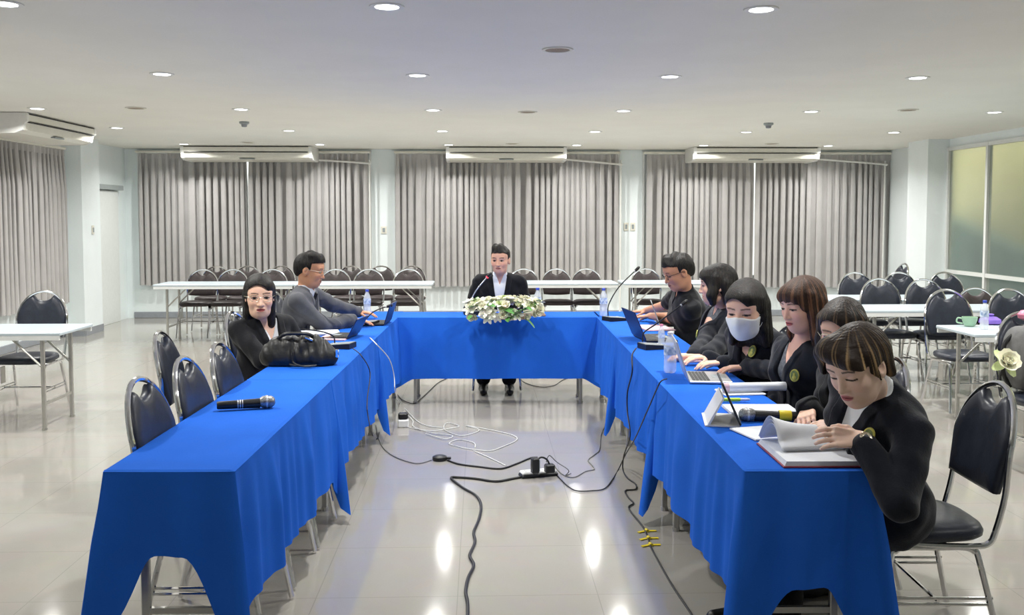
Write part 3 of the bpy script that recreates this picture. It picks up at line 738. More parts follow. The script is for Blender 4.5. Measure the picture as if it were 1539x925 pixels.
def laptop(hinge, face, w, d, ang, label, lid, screen='screen', base='silver', keys=True):
    """hinge centre on the table, face = direction the screen looks (towards the user)"""
    f = unit((*face, 0)); rz = math.atan2(f[1], f[0])+PI/2      # local -y looks along face
    r = empty('laptop', (hinge[0], hinge[1], ZT), rz, label, 'laptop')
    MB().box((0, -d/2, .009), (w, d, .014), bev=.004).build('base', M[base], r, smooth=False)
    if keys:
        k = MB(); nx, ny = 13, 5; kw = w*.86/nx; kd = d*.42/ny
        for i in range(nx):
            for j in range(ny): k.box((-w*.43+kw*(i+.5), -d*.08-kd*(j+.5), .017), (kw*.84, kd*.82, .002))
        k.build('keyboard', M['keys'], r, smooth=False)
        MB().box((0, -d*.76, .0163), (w*.30, d*.34, .001)).build('trackpad', M['greyplastic'], r, smooth=False)
    s, c = math.sin(ang), math.cos(ang)     # ang: lid lean back from upright
    R = np.array([[1, 0, 0], [0, c, s], [0, -s, c]])
    h = d*.96
    MB().box(R @ V(0, 0, h/2)+V(0, .004, .016), (w, .007, h), R=R, bev=.002).build('lid', M[lid], r, smooth=False)
    MB().box(R @ V(0, -.0042, h/2)+V(0, .004, .016), (w*.94, .001, h*.9), R=R).build('screen', M[screen], r, smooth=False)
    return r
q = at(526, 507); laptop(q+V(.02, 0, 0), (-1, .16), .28, .150, .5, 'dark blue laptop standing open on the left row in front of the woman in black', 'bluelid', base='black')
q = at(582, 487); laptop(q, (-1, .08), .30, .17, .3, 'black laptop standing open in front of the man in the grey suit', 'bluelid', base='black')
q = at(962, 517); laptop(q+V(.035, .22, 0), (1, .10), .36, .22, .40, 'dark blue laptop on the right row whose back faces the aisle', 'bluelid', base='black')
q = PY(1048, 566, 4.92); laptop((1.09, 4.90, 0), (1, -.12), .32, .22, .30, 'silver laptop standing open in front of the woman in the white face mask', 'silver', 'screenlit')
q = at(1010, 492); laptop((q[0]-.07, q[1]+.15, 0), (1, -.15), .28, .19, .35, 'grey laptop in front of the man in the black polo', 'greyplastic', base='black')
# tablet in a folding case
def tablet(p, face, label):
    f = unit((*face, 0)); rz = math.atan2(f[1], f[0])+PI/2
    r = empty('tablet', (p[0], p[1], ZT), rz, label, 'tablet')
    ang = .42; s, c = math.sin(ang), math.cos(ang); R = np.array([[1, 0, 0], [0, c, s], [0, -s, c]])
    MB().box(R @ V(0, 0, .10)+V(0, -.03, .004), (.27, .009, .19), R=R, bev=.003).build('tablet_body', M['black'], r, smooth=False)
    MB().box(R @ V(0, -.0048, .10)+V(0, -.03, .004), (.25, .001, .17), R=R).build('screen', M['screenlit'], r, smooth=False)
    b = MB(); b.prism([(-.025, .0), (.115, .0), (.115, .004), (.105, .006), (.045, .118), (.038, .116), (.095, .006), (-.025, .004)], 0, -.125, .125)
    b.build('folded_cover', M['white'], r, smooth=False)
    return r
tablet((1.055, 3.88, 0), (1, -.18), 'tablet propped in a white folding cover at the edge of the right table row')
# papers
def sheets(p, rz, w, d, n, label, m='paper', name='paper_stack', cover=None, group=None):
    r = empty(name, (p[0], p[1], ZT), rz, label, 'papers', group); b = MB(); rnd = random.Random(int(p[0]*1000))
    for k in range(n): b.box((rnd.uniform(-.004, .004), rnd.uniform(-.004, .004), .0015+k*.0024), (w, d, .0018), R=rotz(rnd.uniform(-.02, .02)))
    b.build('sheets', M[m], r, smooth=False)
    if cover: MB().box((0, 0, .0015+n*.0024), (w*.98, d*.98, .002)).build('cover_sheet', M[cover], r, smooth=False)
    return r
q = at(478, 502); sheets(q, .2, .30, .22, 6, 'stack of white papers on the left row between the handbag and the grey suited man')
q = at(500, 508); sheets(q+V(.02, -.02, 0), -.1, .20, .26, 3, 'pale pink sheets lying by the dark blue laptop on the left row', 'pinkpaper')
q = at(975, 494); sheets(q+V(.05, 0, 0), .1, .22, .34, 4, 'pink sheets on the keyboard of the dark blue laptop at the right row', 'pinkpaper')
q = at(1040, 541); sheets(q, .1, .16, .22, 3, 'pink paper beneath the hands at the middle of the right row', 'pinkpaper')
q = at(1148, 622); sheets(q, -.02, .30, .29, 5, 'white papers under the yellow-banded microphone on the right row')
q = at(1112, 590); sheets(q+V(.0, 0, 0), .1, .20, .16, 2, 'white sheet beneath the rolled paper on the right row')
q0 = at(1086, 592); q1 = at(1180, 590); L_ = np.linalg.norm(q1-q0); r = empty('rolled_paper', (*(q0+q1)[:2]/2, ZT+.006), math.atan2(*(q1-q0)[1::-1]), 'rolled white paper lying in front of the woman with long brown hair', 'rolled paper')
b = MB(); b.tube([(-L_/2, 0, .024), (L_/2, 0, .024)], .022, 20, caps=False); b.tube([(-L_/2, .002, .024), (L_/2, .002, .024)], .017, 20, caps=False); b.build('paper_roll', M['paper'], r)
b = MB(); b.tube([(-L_/2+.002, 0, .024), (-L_/2+.028, 0, .024)], .0226, 20, caps=False); b.build('pink_end', M['pinkpaper'], r)
q0 = at(1085, 604, ZT+.003); q1 = at(1127, 604, ZT+.003); a = unit(q1-q0); L_ = np.linalg.norm(q1-q0)
r = empty('highlighter_pen', (*q0[:2], ZT), math.atan2(a[1], a[0]), 'yellow-green highlighter pen lying above the white papers on the right row', 'pen')
Rm = [[0, 0, 1], [0, 1, 0], [-1, 0, 0]]
MB().lathe([(.007, 0), (.009, .004), (.009, L_*.62), (.007, L_*.66)], (0, 0, .012), 12, R=Rm).build('barrel', M['hilite'], r)
MB().lathe([(.0075, L_*.66), (.0075, L_*.9), (.004, L_)], (0, 0, .012), 12, R=Rm).build('cap', M['capwhite'], r)
q0 = at(475, 512, ZT+.012); q1 = at(498, 509, ZT+.012); a = unit(q1-q0); L_ = np.linalg.norm(q1-q0)
r = empty('pen', (*q0[:2], ZT+.016), math.atan2(a[1], a[0]), 'brown pen lying on the papers beside the black handbag', 'pen')
MB().lathe([(.004, 0), (.0055, .01), (.0055, L_*.85), (.002, L_)], (0, 0, .0085), 10, R=Rm).build('barrel', M['wood'], r)
MB().lathe([(.006, L_*.3), (.0062, L_*.31), (.0062, L_*.5), (.006, L_*.51)], (0, 0, .0085), 10, R=Rm).build('cap', M['black'], r)
# open document with a lifted page
r = empty('open_document', (1.20, 3.36, ZT), aR, 'thick open document with red back cover and a page being turned, near right table end', 'document')
MB().box((-.01, -.06, .003), (.30, .34, .005), bev=.001).build('red_back_cover', M['redcover'], r, smooth=False)
b = MB()
for k in range(7): b.box((-.008+.0008*k, -.058, .0065+k*.0022), (.292-.001*k, .330-.001*k, .0017))
b.build('page_block', M['paper'], r, smooth=False)
def pg(u, v):     # turned-over pages: rooted along the back left edge, bulging up
    x = -.155+.30*v; y = .10-.20*u
    h = .030+.075*math.sin(PI*min(1, u*1.35))*math.exp(-v*2.4)+.055*math.sin(PI*u)*(.35+.65*v)*(1-.35*v)+.02*v*(1-u)
    return (x+.03*math.sin(u*2)*(1-v), y+.03*v, h*(1 if u < .98 else .9)+.004)
for k in range(3):
    o = MB().grid(lambda u, v: tuple(np.array(pg(u, v))*np.array([1, 1, 1-.10*k])+np.array([.004*k, .004*k, -.002*k])), 18, 14).build('turned_page', M['paper'], r, fix=False, angle=None); solid(o, .0012)
q = at(1148, 655); sheets(q+V(.02, .03, 0), .25, .21, .20, 3, 'small stack of white sheets behind the open document, edge toward the aisle')
# handbag: soft pleated body built from rounded forms in p5 (sdf) -> see make_bag
# flower arrangement
fc = V(.205, 7.80, ZT)
r = empty('flower_arrangement', fc, 0, 'low arrangement of ivory and white flowers with green leaves on the head table', 'flower arrangement')
MB().box((0, .04, .022), (.34, .16, .044), bev=.01).build('tray', M['wood'], r, smooth=False)
def petal(b, az, tilt, ln, wd, R0=None, c=(0, 0, 0), cup=.35):
    vs = []; nu, nv = 5, 4
    for i in range(nu+1):
        u = i/nu; w = wd*math.sin(PI*(.12+.80*u))**.8
        for j in range(nv+1):
            v = -1+2*j/nv; x = w*v; y = ln*u; z = cup*ln*(u*u*.6)+.25*w*v*v
            vs.append((x, y, z))
    vs = np.array(vs); vs = vs @ rotx(tilt).T @ rotz(az).T
    if R0 is not None: vs = vs @ R0.T
    b.add(vs+np.array(c), [(i*(nv+1)+j, (i+1)*(nv+1)+j, (i+1)*(nv+1)+j+1, i*(nv+1)+j+1) for i in range(nu) for j in range(nv)])
def flower_mesh(kind):
    b = MB()
    if kind == 0:      # rose
        for ring, (n, ti, ln, wd) in enumerate([(5, .35, .042, .026), (5, .75, .038, .024), (4, 1.1, .032, .020), (3, 1.35, .026, .014)]):
            for k in range(n): petal(b, 2*PI*k/n+ring*.6, ti, ln, wd, cup=.5)
    elif kind == 1:    # lily like
        for k in range(6): petal(b, 2*PI*k/6, .55, .068, .018, cup=-.25)
        for k in range(5): a = 2*PI*k/5; b.tube([(0, 0, 0), (.012*math.cos(a), .012*math.sin(a), .035)], .0015, 5)
    else:              # orchid / chrysanthemum
        for ring, (n, ti, ln) in enumerate([(10, .2, .040), (9, .6, .036), (7, 1.0, .030), (5, 1.3, .022)]):
            for k in range(n): petal(b, 2*PI*k/n+ring*.3, ti, ln, .0105, cup=.2)
    return b
fl_src = [flower_mesh(0).build('flower', M['petal'], None, angle=None), flower_mesh(1).build('flower', M['petal'], None, angle=None), flower_mesh(2).build('flower', M['petalgreen'], None, angle=None)]
b = MB()
petal(b, 0, .2, .11, .022, cup=-.3); lf_src = b.build('leaf', M['leaf'], None, angle=None)
rnd = random.Random(5)
def orient(n, roll): 
    n = unit(n); t = unit(np.cross(n, (0.3, .2, 1))); s = np.cross(n, t); c, sn = math.cos(roll), math.sin(roll)
    return np.array([t*c+s*sn, -t*sn+s*c, n]).T
usedf = set()
def put(src, loc, n, roll, sc, key):
    o = src if key not in usedf else src.copy()
    if key in usedf: COL.objects.link(o)
    usedf.add(key); o.parent = r
    mm = Matrix(orient(n, roll).tolist()).to_4x4() @ Matrix.Diagonal((sc, sc, sc, 1)); mm.translation = Vector(loc); o.matrix_local = mm
k = 0
for i in range(84):
    u = -1+2*((i*0.618034) % 1); th = rnd.uniform(-.55, 2.6)
    x = .30*u; ry = .085*(1-.35*u*u); rz_ = .115*(1-.30*abs(u)**2)
    n = (u*.5, -math.cos(th)*.9, math.sin(th)*1.0+.15)
    p = (x, -math.cos(th)*ry+.03, .060+max(-.030, math.sin(th)*rz_*rnd.uniform(.8, 1.05)))
    kd = rnd.choice([0, 0, 1, 2, 1]); put(fl_src[kd], p, n, rnd.uniform(0, 6), rnd.uniform(.75, 1.08), ('f', kd))
for i in range(40):
    u = rnd.uniform(-1, 1); th = rnd.uniform(-.9, 2.0)
    if i < 14: u = rnd.uniform(.05, .55); th = rnd.uniform(-.9, .3)
    x = .28*u; p = (x, -math.cos(th)*.095+.02, .05+max(-.035, math.sin(th)*.09)); n = (rnd.uniform(-.6, .6)+u*.5, rnd.uniform(-.5, .3), 1.0)
    put(lf_src, p, n, rnd.uniform(0, 6.28) if i >= 14 else PI+rnd.uniform(-.9, .9), rnd.uniform(.7, 1.15), 'l')
q = at(805, 474); r = empty('tissue_box', (q[0]-.02, q[1]-.06, ZT), 0, 'small beige tissue box on a brown base at the right end of the flowers', 'box')
MB().box((0, 0, .010), (.20, .10, .018), bev=.004).build('base', M['wood'], r, smooth=False); MB().box((0, 0, .055), (.18, .09, .072), bev=.008).build('box_body', M['beige'], r, smooth=False)
solid(MB().grid(lambda u, v: (-.03+.06*u, .012*math.sin(u*7), .09+.05*v*(.7+.3*math.sin(u*9))), 8, 4).build('tissue', M['paper'], r, angle=None), .002)
# ------------------------------------------------------------------ floor cords and power gear
def cord(name, pts, rad, m, label, cat='cable', n=6, group='cords on the floor'):
    p = cr(pts, n); o = MB().tube(p, rad, 7).build(name, M[m]); tag(o, label, cat, group); return o
def fl(pts, z=.006): return [P(x, y, z) for (x, y) in pts]
cord('cable', fl([(792, 716), (770, 720), (745, 724), (715, 720), (690, 718), (678, 719), (695, 733), (715, 745), (723, 760), (720, 780), (712, 800), (714, 815), (706, 835), (712, 850), (704, 868), (700, 890), (703, 910), (702, 960)], .007), .0075, 'cordblack', 'thick black power cord running from the white power strip toward the camera')
cord('cable', fl([(565, 640), (568, 655), (575, 672), (590, 685), (612, 694), (630, 697), (648, 692)], .005), .0035, 'cordgrey', 'thin dark cord leading from the left row to the black adapter puck')
cord('cable', fl([(672, 692), (690, 698), (720, 702), (752, 705), (775, 698), (797, 689), (808, 688)], .006), .006, 'cordblack', 'black cord between the adapter puck and the power strip')
cord('cable', fl([(833, 700), (845, 713), (862, 718), (880, 709), (893, 706), (890, 700), (884, 692), (893, 684), (901, 676), (903, 655), (910, 640), (920, 632)], .005), .0032, 'cordgrey', 'thin grey cord wandering from the power strip to the right row')
pw = fl([(835, 712), (850, 728), (866, 738), (890, 738), (908, 735), (920, 722), (930, 705)], .006)+[PX(940, 684, .91), PX(955, 658, .885), PX(972, 620, .875), PX(985, 590, .88), PX(993, 574, .89), PX(1002, 570, .93)]
cord('cable', pw, .0036, 'cordblack', 'black cord rising from the floor across the right cloth to the silver laptop')
pw = fl([(1060, 960), (1040, 925), (1010, 880), (990, 845), (978, 822), (968, 795), (945, 765), (952, 757), (944, 748), (940, 738), (955, 736), (955, 728), (942, 718), (936, 705)], .006)+[PX(938, 684, .905), PX(947, 655, .885), PX(943, 620, .89), PX(943, 590, .895), PX(950, 560, .90), PX(950, 535, .91), PX(956, 524, .95)]
cord('cable', pw, .0045, 'cordblack', 'black cord with yellow tape running from the right row toward the camera')
wl = fl([(605, 640), (625, 645), (650, 648), (672, 645), (690, 641), (672, 636), (668, 646), (690, 655), (710, 652), (720, 646), (700, 640), (718, 643), (745, 648), (772, 655), (776, 662), (755, 672), (735, 678), (705, 675), (690, 672), (675, 667), (690, 661), (712, 666), (714, 673)], .006)
cord('cable', wl, .0034, 'cordwhite', 'white extension cord lying in loose loops in the middle of the floor')
cord('cable', fl([(712, 678), (735, 688), (760, 700)], .006), .0032, 'cordwhite', 'short white cord end next to the loops')
cord('cable', fl([(610, 636), (600, 628), (606, 620), (620, 632), (622, 642), (650, 651), (680, 655), (668, 660), (640, 652)], .010), .0034, 'cordwhite', 'white cord bunched around the white plug block')
cord('cable', [PX(556, 508, -.78), PX(566, 518, -.69), PX(585, 540, -.665), PX(592, 565, -.65), PX(594, 590, -.64)]+fl([(600, 606), (612, 618), (628, 634), (645, 641), (665, 643)], .006), .0038, 'cordwhite', 'white cord hanging from the left row by the head table down to the floor')
cord('cable', [PX(530, 524, -.80), PX(543, 535, -.73), PX(556, 560, -.70), PX(552, 600, -.68), PX(553, 625, -.67)]+fl([(560, 655), (567, 660), (570, 650)], .01), .0034, 'cordblack', 'black cord hanging down the left cloth below the desk microphone')
cord('cable', fl([(598, 594), (606, 602), (622, 607), (632, 600), (645, 588), (658, 576), (672, 569)], .006), .004, 'cordblack', 'black cord curving out from under the left end of the head table')
cord('cable', fl([(780, 568), (790, 576), (812, 582), (832, 580), (845, 572), (860, 566)], .006), .004, 'cordblack', 'black cord curving under the right half of the head table')
r = empty('power_strip', (*P(809, 716, 0)[:2], 0), .28, 'white power strip with black edges lying on the floor, holding two plugs', 'power strip')
MB().box((0, 0, .012), (.24, .075, .022), bev=.006).build('strip_base', M['black'], r, smooth=False); MB().box((0, 0, .030), (.23, .066, .018), bev=.006).build('strip_top', M['white'], r, smooth=False)
b = MB()
for k in range(4):
    for s in (-1, 1): b.box((-.085+.055*k, s*.010, .0393), (.004, .009, .001))
b.build('socket', M['slot'], r, smooth=False)
q = P(804, 712, .04); r = empty('power_adapter', q, .28, 'tall black plug adapter standing on the power strip', 'adapter'); MB().box((0, 0, .05), (.045, .05, .10), bev=.008).build('adapter_body', M['black'], r, smooth=False); MB().box((.024, 0, .05), (.004, .04, .07)).build('adapter_label', M['greyplastic'], r, smooth=False)
q = P(826, 711, .04); r = empty('power_adapter', q, .28, 'squat black plug adapter at the right end of the power strip', 'adapter'); MB().box((0, 0, .028), (.06, .05, .055), bev=.008).build('adapter_body', M['black'], r, smooth=False); MB().tube(cr([(0, 0, .05), (-.02, 0, .085), (-.06, .0, .10), (-.10, .01, .06)], 5), .006, 8).build('adapter_lead', M['cordblack'], r)
cord('cable', [q+V(-.02, .02, .06), q+V(.0, .03, .10), q+V(.05, .06, .05), q+V(.12, .03, .006)]+fl([(850, 715), (858, 712)], .006), .003, 'cordgrey', 'thin cord looping off the squat adapter')
r = empty('adapter_puck', (*P(661, 692, 0)[:2], 0), -.1, 'flat black adapter puck on the floor left of the power strip', 'adapter')
MB().lathe([(.045, 0), (.05, .008), (.048, .024), (.035, .030)], n=24).build('puck_body', M['black'], r); MB().box((.06, 0, .014), (.03, .02, .016), bev=.004).build('puck_collar', M['black'], r, smooth=False)
q = P(606, 642, 0); r = empty('plug_block', q, .1, 'white socket block with a black plug on the floor by the left row', 'plug block')
MB().box((0, 0, .03), (.085, .07, .06), bev=.008).build('socket_block', M['white'], r, smooth=False); MB().box((0, 0, .085), (.075, .05, .05), bev=.01).build('plug', M['black'], r, smooth=False)
for (px, py), lb in zip([(972, 800), (975, 811), (978, 821)], ['yellow tape tag on the black cord by the right row, farthest of three', 'yellow tape tag on the black cord by the right row, middle of three', 'yellow tape tag on the black cord by the right row, nearest of three']):
    q = P(px, py, .0); r = empty('tape_tag', q, .2, lb, 'tape', 'yellow tape tags on the black cord')
    MB().tube([(0, -.012, .008), (0, .012, .008)], .0085, 10).build('wrap', M['yellow'], r)
    MB().box((-.028, 0, .004), (.045, .018, .002), R=rotz(.3)).build('tail', M['yellow'], r, smooth=False); MB().box((.028, 0, .004), (.045, .018, .002), R=rotz(-.2)).build('tail', M['yellow'], r, smooth=False)
# ------------------------------------------------------------------ things at the white table on the right
q = P(1462, 492, .75); r = empty('teacup', (q[0], q[1]+.05, .75), 2.6, 'pale green cup lying near the corner of the white table at the right edge', 'cup')
MB().lathe([(.03, 0), (.042, .01), (.055, .05), (.058, .075), (.053, .075), (.045, .02), (0, .012)], n=24, cap=False).build('bowl', M['green'], r)
MB().tube(cr([(.05, 0, .06), (.085, 0, .062), (.09, 0, .03), (.048, 0, .02)], 5), .006, 8).build('handle', M['green'], r)
q = P(1494, 489, .75); r = empty('cloth_pouch', (q[0], q[1]+.06, .75), 0, 'small purple cloth pouch lying behind the water bottle on the white table', 'pouch')
MB().lathe([(.05, 0), (.085, .012), (.08, .04), (.05, .06), (.02, .066)], n=20).build('pouch_body', M['purple'], r); MB().lathe([(.018, .062), (.03, .08), (.022, .085)], n=14).build('pouch_tie', M['purple'], r)
q = PY(1538, 475, 6.06); r = empty('hair_scrunchie', (q[0]+.02, q[1]+.0, .93), 0, 'pink cloth bundle on top of the chair with the backpack', 'cloth')
o = MB().lathe([(.02, 0), (.05, .015), (.055, .04), (.035, .065), (.012, .07)], n=18).build('bundle', M['pink'], r)
# backpack on the chair
bp = PY(1535, 545, 5.92)
r = empty('backpack', (bp[0]+.06, 5.86, .49), .1, 'grey canvas backpack with red mark propped on the navy chair at the right edge', 'backpack')
prof = []
b = MB(); o = []
for k in range(32):
    a = 2*PI*k/32; e = .55; o.append((.165*math.copysign(abs(math.cos(a))**e, math.cos(a)), .21*math.copysign(abs(math.sin(a))**(e if math.sin(a) < 0 else .8), math.sin(a))))
b.puff(o, [(.80, -.085), (.96, -.07), (1, -.02), (1, .04), (.95, .08), (.7, .10)], lambda u, v, h: (u, -h+.05, v+.215)); b.build('bag_body', M['greycanvas'], r, angle=70)
b = MB(); b.puff([(x*.75, y*.45) for (x, y) in o], [(1, .08), (1.0, .11), (.9, .125), (.6, .13)], lambda u, v, h: (u, -h+.05, v+.14)); b.build('front_pocket', M['greycanvas'], r, angle=70)
b = MB(); b.tube([(-.12, -.083, .25), (-.02, -.083, .25)], .006, 6); b.build('red_mark', M['redcover'], r)
b = MB(); b.tube(cr([(-.05, .04, .42), (-.04, .04, .46), (.04, .04, .46), (.05, .04, .42)], 5), .009, 8); b.build('carry_handle', M['black'], r)
b = MB(); b.tube(cr([(-.10, .06, .38), (-.19, .05, .30), (-.19, .05, .12), (-.13, .06, .03)], 5), .014, 8); b.build('shoulder_strap', M['black'], r)
q = PY(1512, 545, 5.78); r = empty('cloth_rose', q, 0, 'ivory cloth rose fastened beside the grey backpack', 'flower')
b = MB()
for ring, (n, ti, ln, wd) in enumerate([(6, .25, .085, .05), (6, .7, .075, .045), (5, 1.1, .06, .035), (3, 1.35, .045, .02)]):
    for k in range(n): petal(b, 2*PI*k/n+ring*.5, ti, ln, wd, R0=rotx(1.0), cup=.5)
b.build('bloom', M['petal'], r, angle=None)
b = MB()
for k in range(4): petal(b, 2*PI*k/4+.4, -.3, .10, .03, R0=rotx(1.0), cup=.2)
b.build('pale_leaves', M['petalgreen'], r, angle=None)
MB().tube(cr([(0, .02, -.02), (.0, .06, -.10), (.02, .08, -.2)], 5), .008, 8).build('stem', M['black'], r)
# ================================================================== ROUNDED FORMS (signed distance -> one continuous mesh)
f32 = np.float32
def RC(a, b, ra, rb, k=.02):
    a = V(*a); b = V(*b); ba = b-a; L2 = max(ba@ba, 1e-9)
    a32, ba32 = a.astype(f32), ba.astype(f32)
    def f(p):
        pa = p-a32; h = np.clip((pa@ba32)/f32(L2), 0, 1)
        q = pa-h[..., None]*ba32
        return np.sqrt((q*q).sum(-1))-(f32(ra)+(f32(rb)-f32(ra))*h)
    return (f, (a+b)/2, np.linalg.norm(ba)/2+max(ra, rb), k, 1)
def EL(c, rad, R=None, k=.02, mode=1):
    c = V(*c); rad_ = np.array(rad, f32); c32 = c.astype(f32); R32 = None if R is None else np.array(R, f32)
    def f(p):
        q = p-c32
        if R32 is not None: q = q@R32
        k0 = np.sqrt(((q/rad_)**2).sum(-1)); k1 = np.sqrt(((q/(rad_*rad_))**2).sum(-1))
        return k0*(k0-1)/np.maximum(k1, 1e-6)
    return (f, c, max(rad), k, mode)
def ev(Pts, cen, br, prims, infl=0):
    d = np.full(Pts.shape[:2], .25, f32)
    for (f, c, rad, k, mode) in prims:
        m = np.nonzero(((cen-c)**2).sum(-1) < (rad+br+.05+max(infl, 0))**2)[0]
        if len(m) == 0: continue
        dd = f(Pts[m]); dm = d[m]
        if mode == 1:
            h = np.clip(.5+.5*(dm-dd)/k, 0, 1); d[m] = dm+(dd-dm)*h-k*h*(1-h)
        else:
            dd = -dd; h = np.clip(.5-.5*(dm-dd)/k, 0, 1); d[m] = dm+(dd-dm)*h+k*h*(1-h)
    return d-f32(infl)
def sdf_at(pts, prims, infl=0):
    pts = np.asarray(pts, f32).reshape(-1, 1, 3); return ev(pts, pts[:, 0, :].astype(float), 0, prims, infl)[:, 0]
CORN = np.array([(i, j, k) for i in (0, 1) for j in (0, 1) for k in (0, 1)])
def sdf_mesh(prims, vox, post=None, infl=0, pad=.03):
    lo = np.min([c-r for (_, c, r, _, m) in prims if m == 1], axis=0)-pad-infl; hi = np.max([c+r for (_, c, r, _, m) in prims if m == 1], axis=0)+pad+infl
    B = 8; bs = B*vox; nb = np.ceil((hi-lo)/bs).astype(int)
    bi = np.stack(np.meshgrid(*[np.arange(n) for n in nb], indexing='ij'), -1).reshape(-1, 3)
    cen = lo+(bi+.5)*bs
    d = ev(cen.astype(f32)[:, None, :], cen, 0, prims, infl)
    if post: d = post(cen.astype(f32)[:, None, :], d)
    act = np.abs(d[:, 0]) < bs*.87*1.25+.012
    bi = bi[act]; cen = cen[act]; br = bs*.87
    g = np.stack(np.meshgrid(*[np.arange(B+1)]*3, indexing='ij'), -1).reshape(-1, 3)
    VV = []; KK = []; QQ = []
    G = nb*B+2
    key = lambda c: (c[..., 0]*G[1]+c[..., 1])*G[2]+c[..., 2]
    for s in range(0, len(bi), 1500):
        b_ = bi[s:s+1500]; ce = cen[s:s+1500]
        gi = b_[:, None, :]*B+g[None]
        p = (lo+gi*vox).astype(f32)
        d = ev(p, ce, br, prims, infl)
        if post: d = post(p, d)
        D = d.reshape(-1, B+1, B+1, B+1)
        c8 = np.stack([D[:, i:B+i, j:B+j, k:B+k] for (i, j, k) in CORN], -1)
        sg = c8 < 0; mix = sg.any(-1) & ~sg.all(-1)
        w = np.nonzero(mix); val = c8[w]; cell = b_[w[0]]*B+np.stack(w[1:], -1)
        acc = np.zeros((len(val), 3)); cnt = np.zeros(len(val))
        for e0 in range(8):
            for ax in range(3):
                if CORN[e0][ax]: continue
                e1 = e0 | (4 >> ax); v0 = val[:, e0]; v1 = val[:, e1]; x = (v0 < 0) != (v1 < 0)
                t = np.where(x, v0/np.where(x, v0-v1, 1), 0); pt = np.tile(CORN[e0].astype(float), (len(val), 1)); pt[:, ax] += t
                acc += pt*x[:, None]; cnt += x
        VV.append(lo+(cell+acc/cnt[:, None])*vox); KK.append(key(cell))
        for ax in range(3):
            sl = [slice(0, B)]*3; s2 = list(sl); s2[ax] = slice(1, B+1)
            a = D[(slice(None), *sl)] < 0; c = D[(slice(None), *s2)] < 0
            w = np.nonzero(a != c); cell = b_[w[0]]*B+np.stack(w[1:], -1); flip = a[w]
            o1, o2 = (ax+1) % 3, (ax+2) % 3; e1 = np.zeros(3, int); e1[o1] = 1; e2 = np.zeros(3, int); e2[o2] = 1
            q = np.stack([key(cell), key(cell-e1), key(cell-e1-e2), key(cell-e2)], -1)
            q[~flip] = q[~flip][:, ::-1]; QQ.append(q)
    v = np.concatenate(VV); kk = np.concatenate(KK); q = np.concatenate(QQ)
    o = np.argsort(kk); ks = kk[o]; ix = np.clip(np.searchsorted(ks, q), 0, len(ks)-1); ok = (ks[ix] == q).all(-1)
    return v, o[ix[ok]]
def np_obj(name, v, q, m, parent, base, col=None):
    me = bpy.data.meshes.new(name); me.vertices.add(len(v)); me.vertices.foreach_set('co', (v-base).astype(f32).ravel())
    me.loops.add(len(q)*4); me.loops.foreach_set('vertex_index', q.astype(np.int32).ravel()); me.polygons.add(len(q))
    me.polygons.foreach_set('loop_start', np.arange(0, len(q)*4, 4, dtype=np.int32)); me.polygons.foreach_set('use_smooth', np.ones(len(q), bool))
    me.materials.append(m); me.update(calc_edges=True); me.validate()
    if col is not None:
        a = me.color_attributes.new('Col', 'FLOAT_COLOR', 'POINT'); a.data.foreach_set('color', np.concatenate([col, np.ones((len(col), 1))], 1).astype(f32).ravel())
    return link(bpy.data.objects.new(name, me), parent)
def ss(a, b, x): t = np.clip((x-a)/(b-a), 0, 1); return t*t*(3-2*t)
# ------------------------------------------------------------------ people
def head_prims(C, A, s, fem, nose=1.0):
    g = lambda x, y, z: C+A@(V(x, y, z)*s)
    e = lambda c, r, k=.02, mode=1: EL(g(*c), [q*s for q in r], A, k*s, mode)
    c = lambda a, b, ra, rb, k=.015: RC(g(*a), g(*b), ra*s, rb*s, k*s)
    w = .94 if fem else 1.0
    P_ = [e((0, -.014, .030), (.074, .095, .083)), e((0, .022, -.030), (.061*w, .064, .082), .03),
          c((-.024*w, .032, -.080), (.024*w, .032, -.080), .025, .025, .03), e((0, .058, -.093), (.023*w, .020, .020), .03),
          e((.034*w, .054, -.026), (.027, .026, .027), .025), e((-.034*w, .054, -.026), (.027, .026, .027), .025),
          e((0, .050, .040), (.058, .036, .040), .03),
          c((-.040, .070, .022), (.040, .070, .022), .011, .011, .015),
          e((.031, .098, .002), (.017, .016, .010), None or .012, -1), e((-.031, .098, .002), (.017, .016, .010), .012, -1),
          e((.031, .0735, .001), (.0145, .0125, .0105), .004), e((-.031, .0735, .001), (.0145, .0125, .0105), .004),
          c((0, .083, .008), (0, .100*nose, -.034), .007, .0105, .012), e((.011, .089, -.036), (.008, .009, .007), .006), e((-.011, .089, -.036), (.008, .009, .007), .006),
          e((0, .076, -.062), (.028, .014, .018), .012), c((-.015, .0845, -.0585), (.015, .0845, -.0585), .0055, .0055, .006), c((-.013, .0845, -.0675), (.013, .0845, -.0675), .0065, .0065, .006),
          e((0, .066, -.078), (.028, .017, .018), .015), e((0, .0905, -.0632), (.020, .006, .0012), .003, -1),
          e((.074*w, -.008, -.008), (.010, .020, .032), .008), e((-.074*w, -.008, -.008), (.010, .020, .032), .008),
          e((.082*w, -.004, -.004), (.006, .010, .016), .004, -1), e((-.082*w, -.004, -.004), (.006, .010, .016), .004, -1)]
    return P_
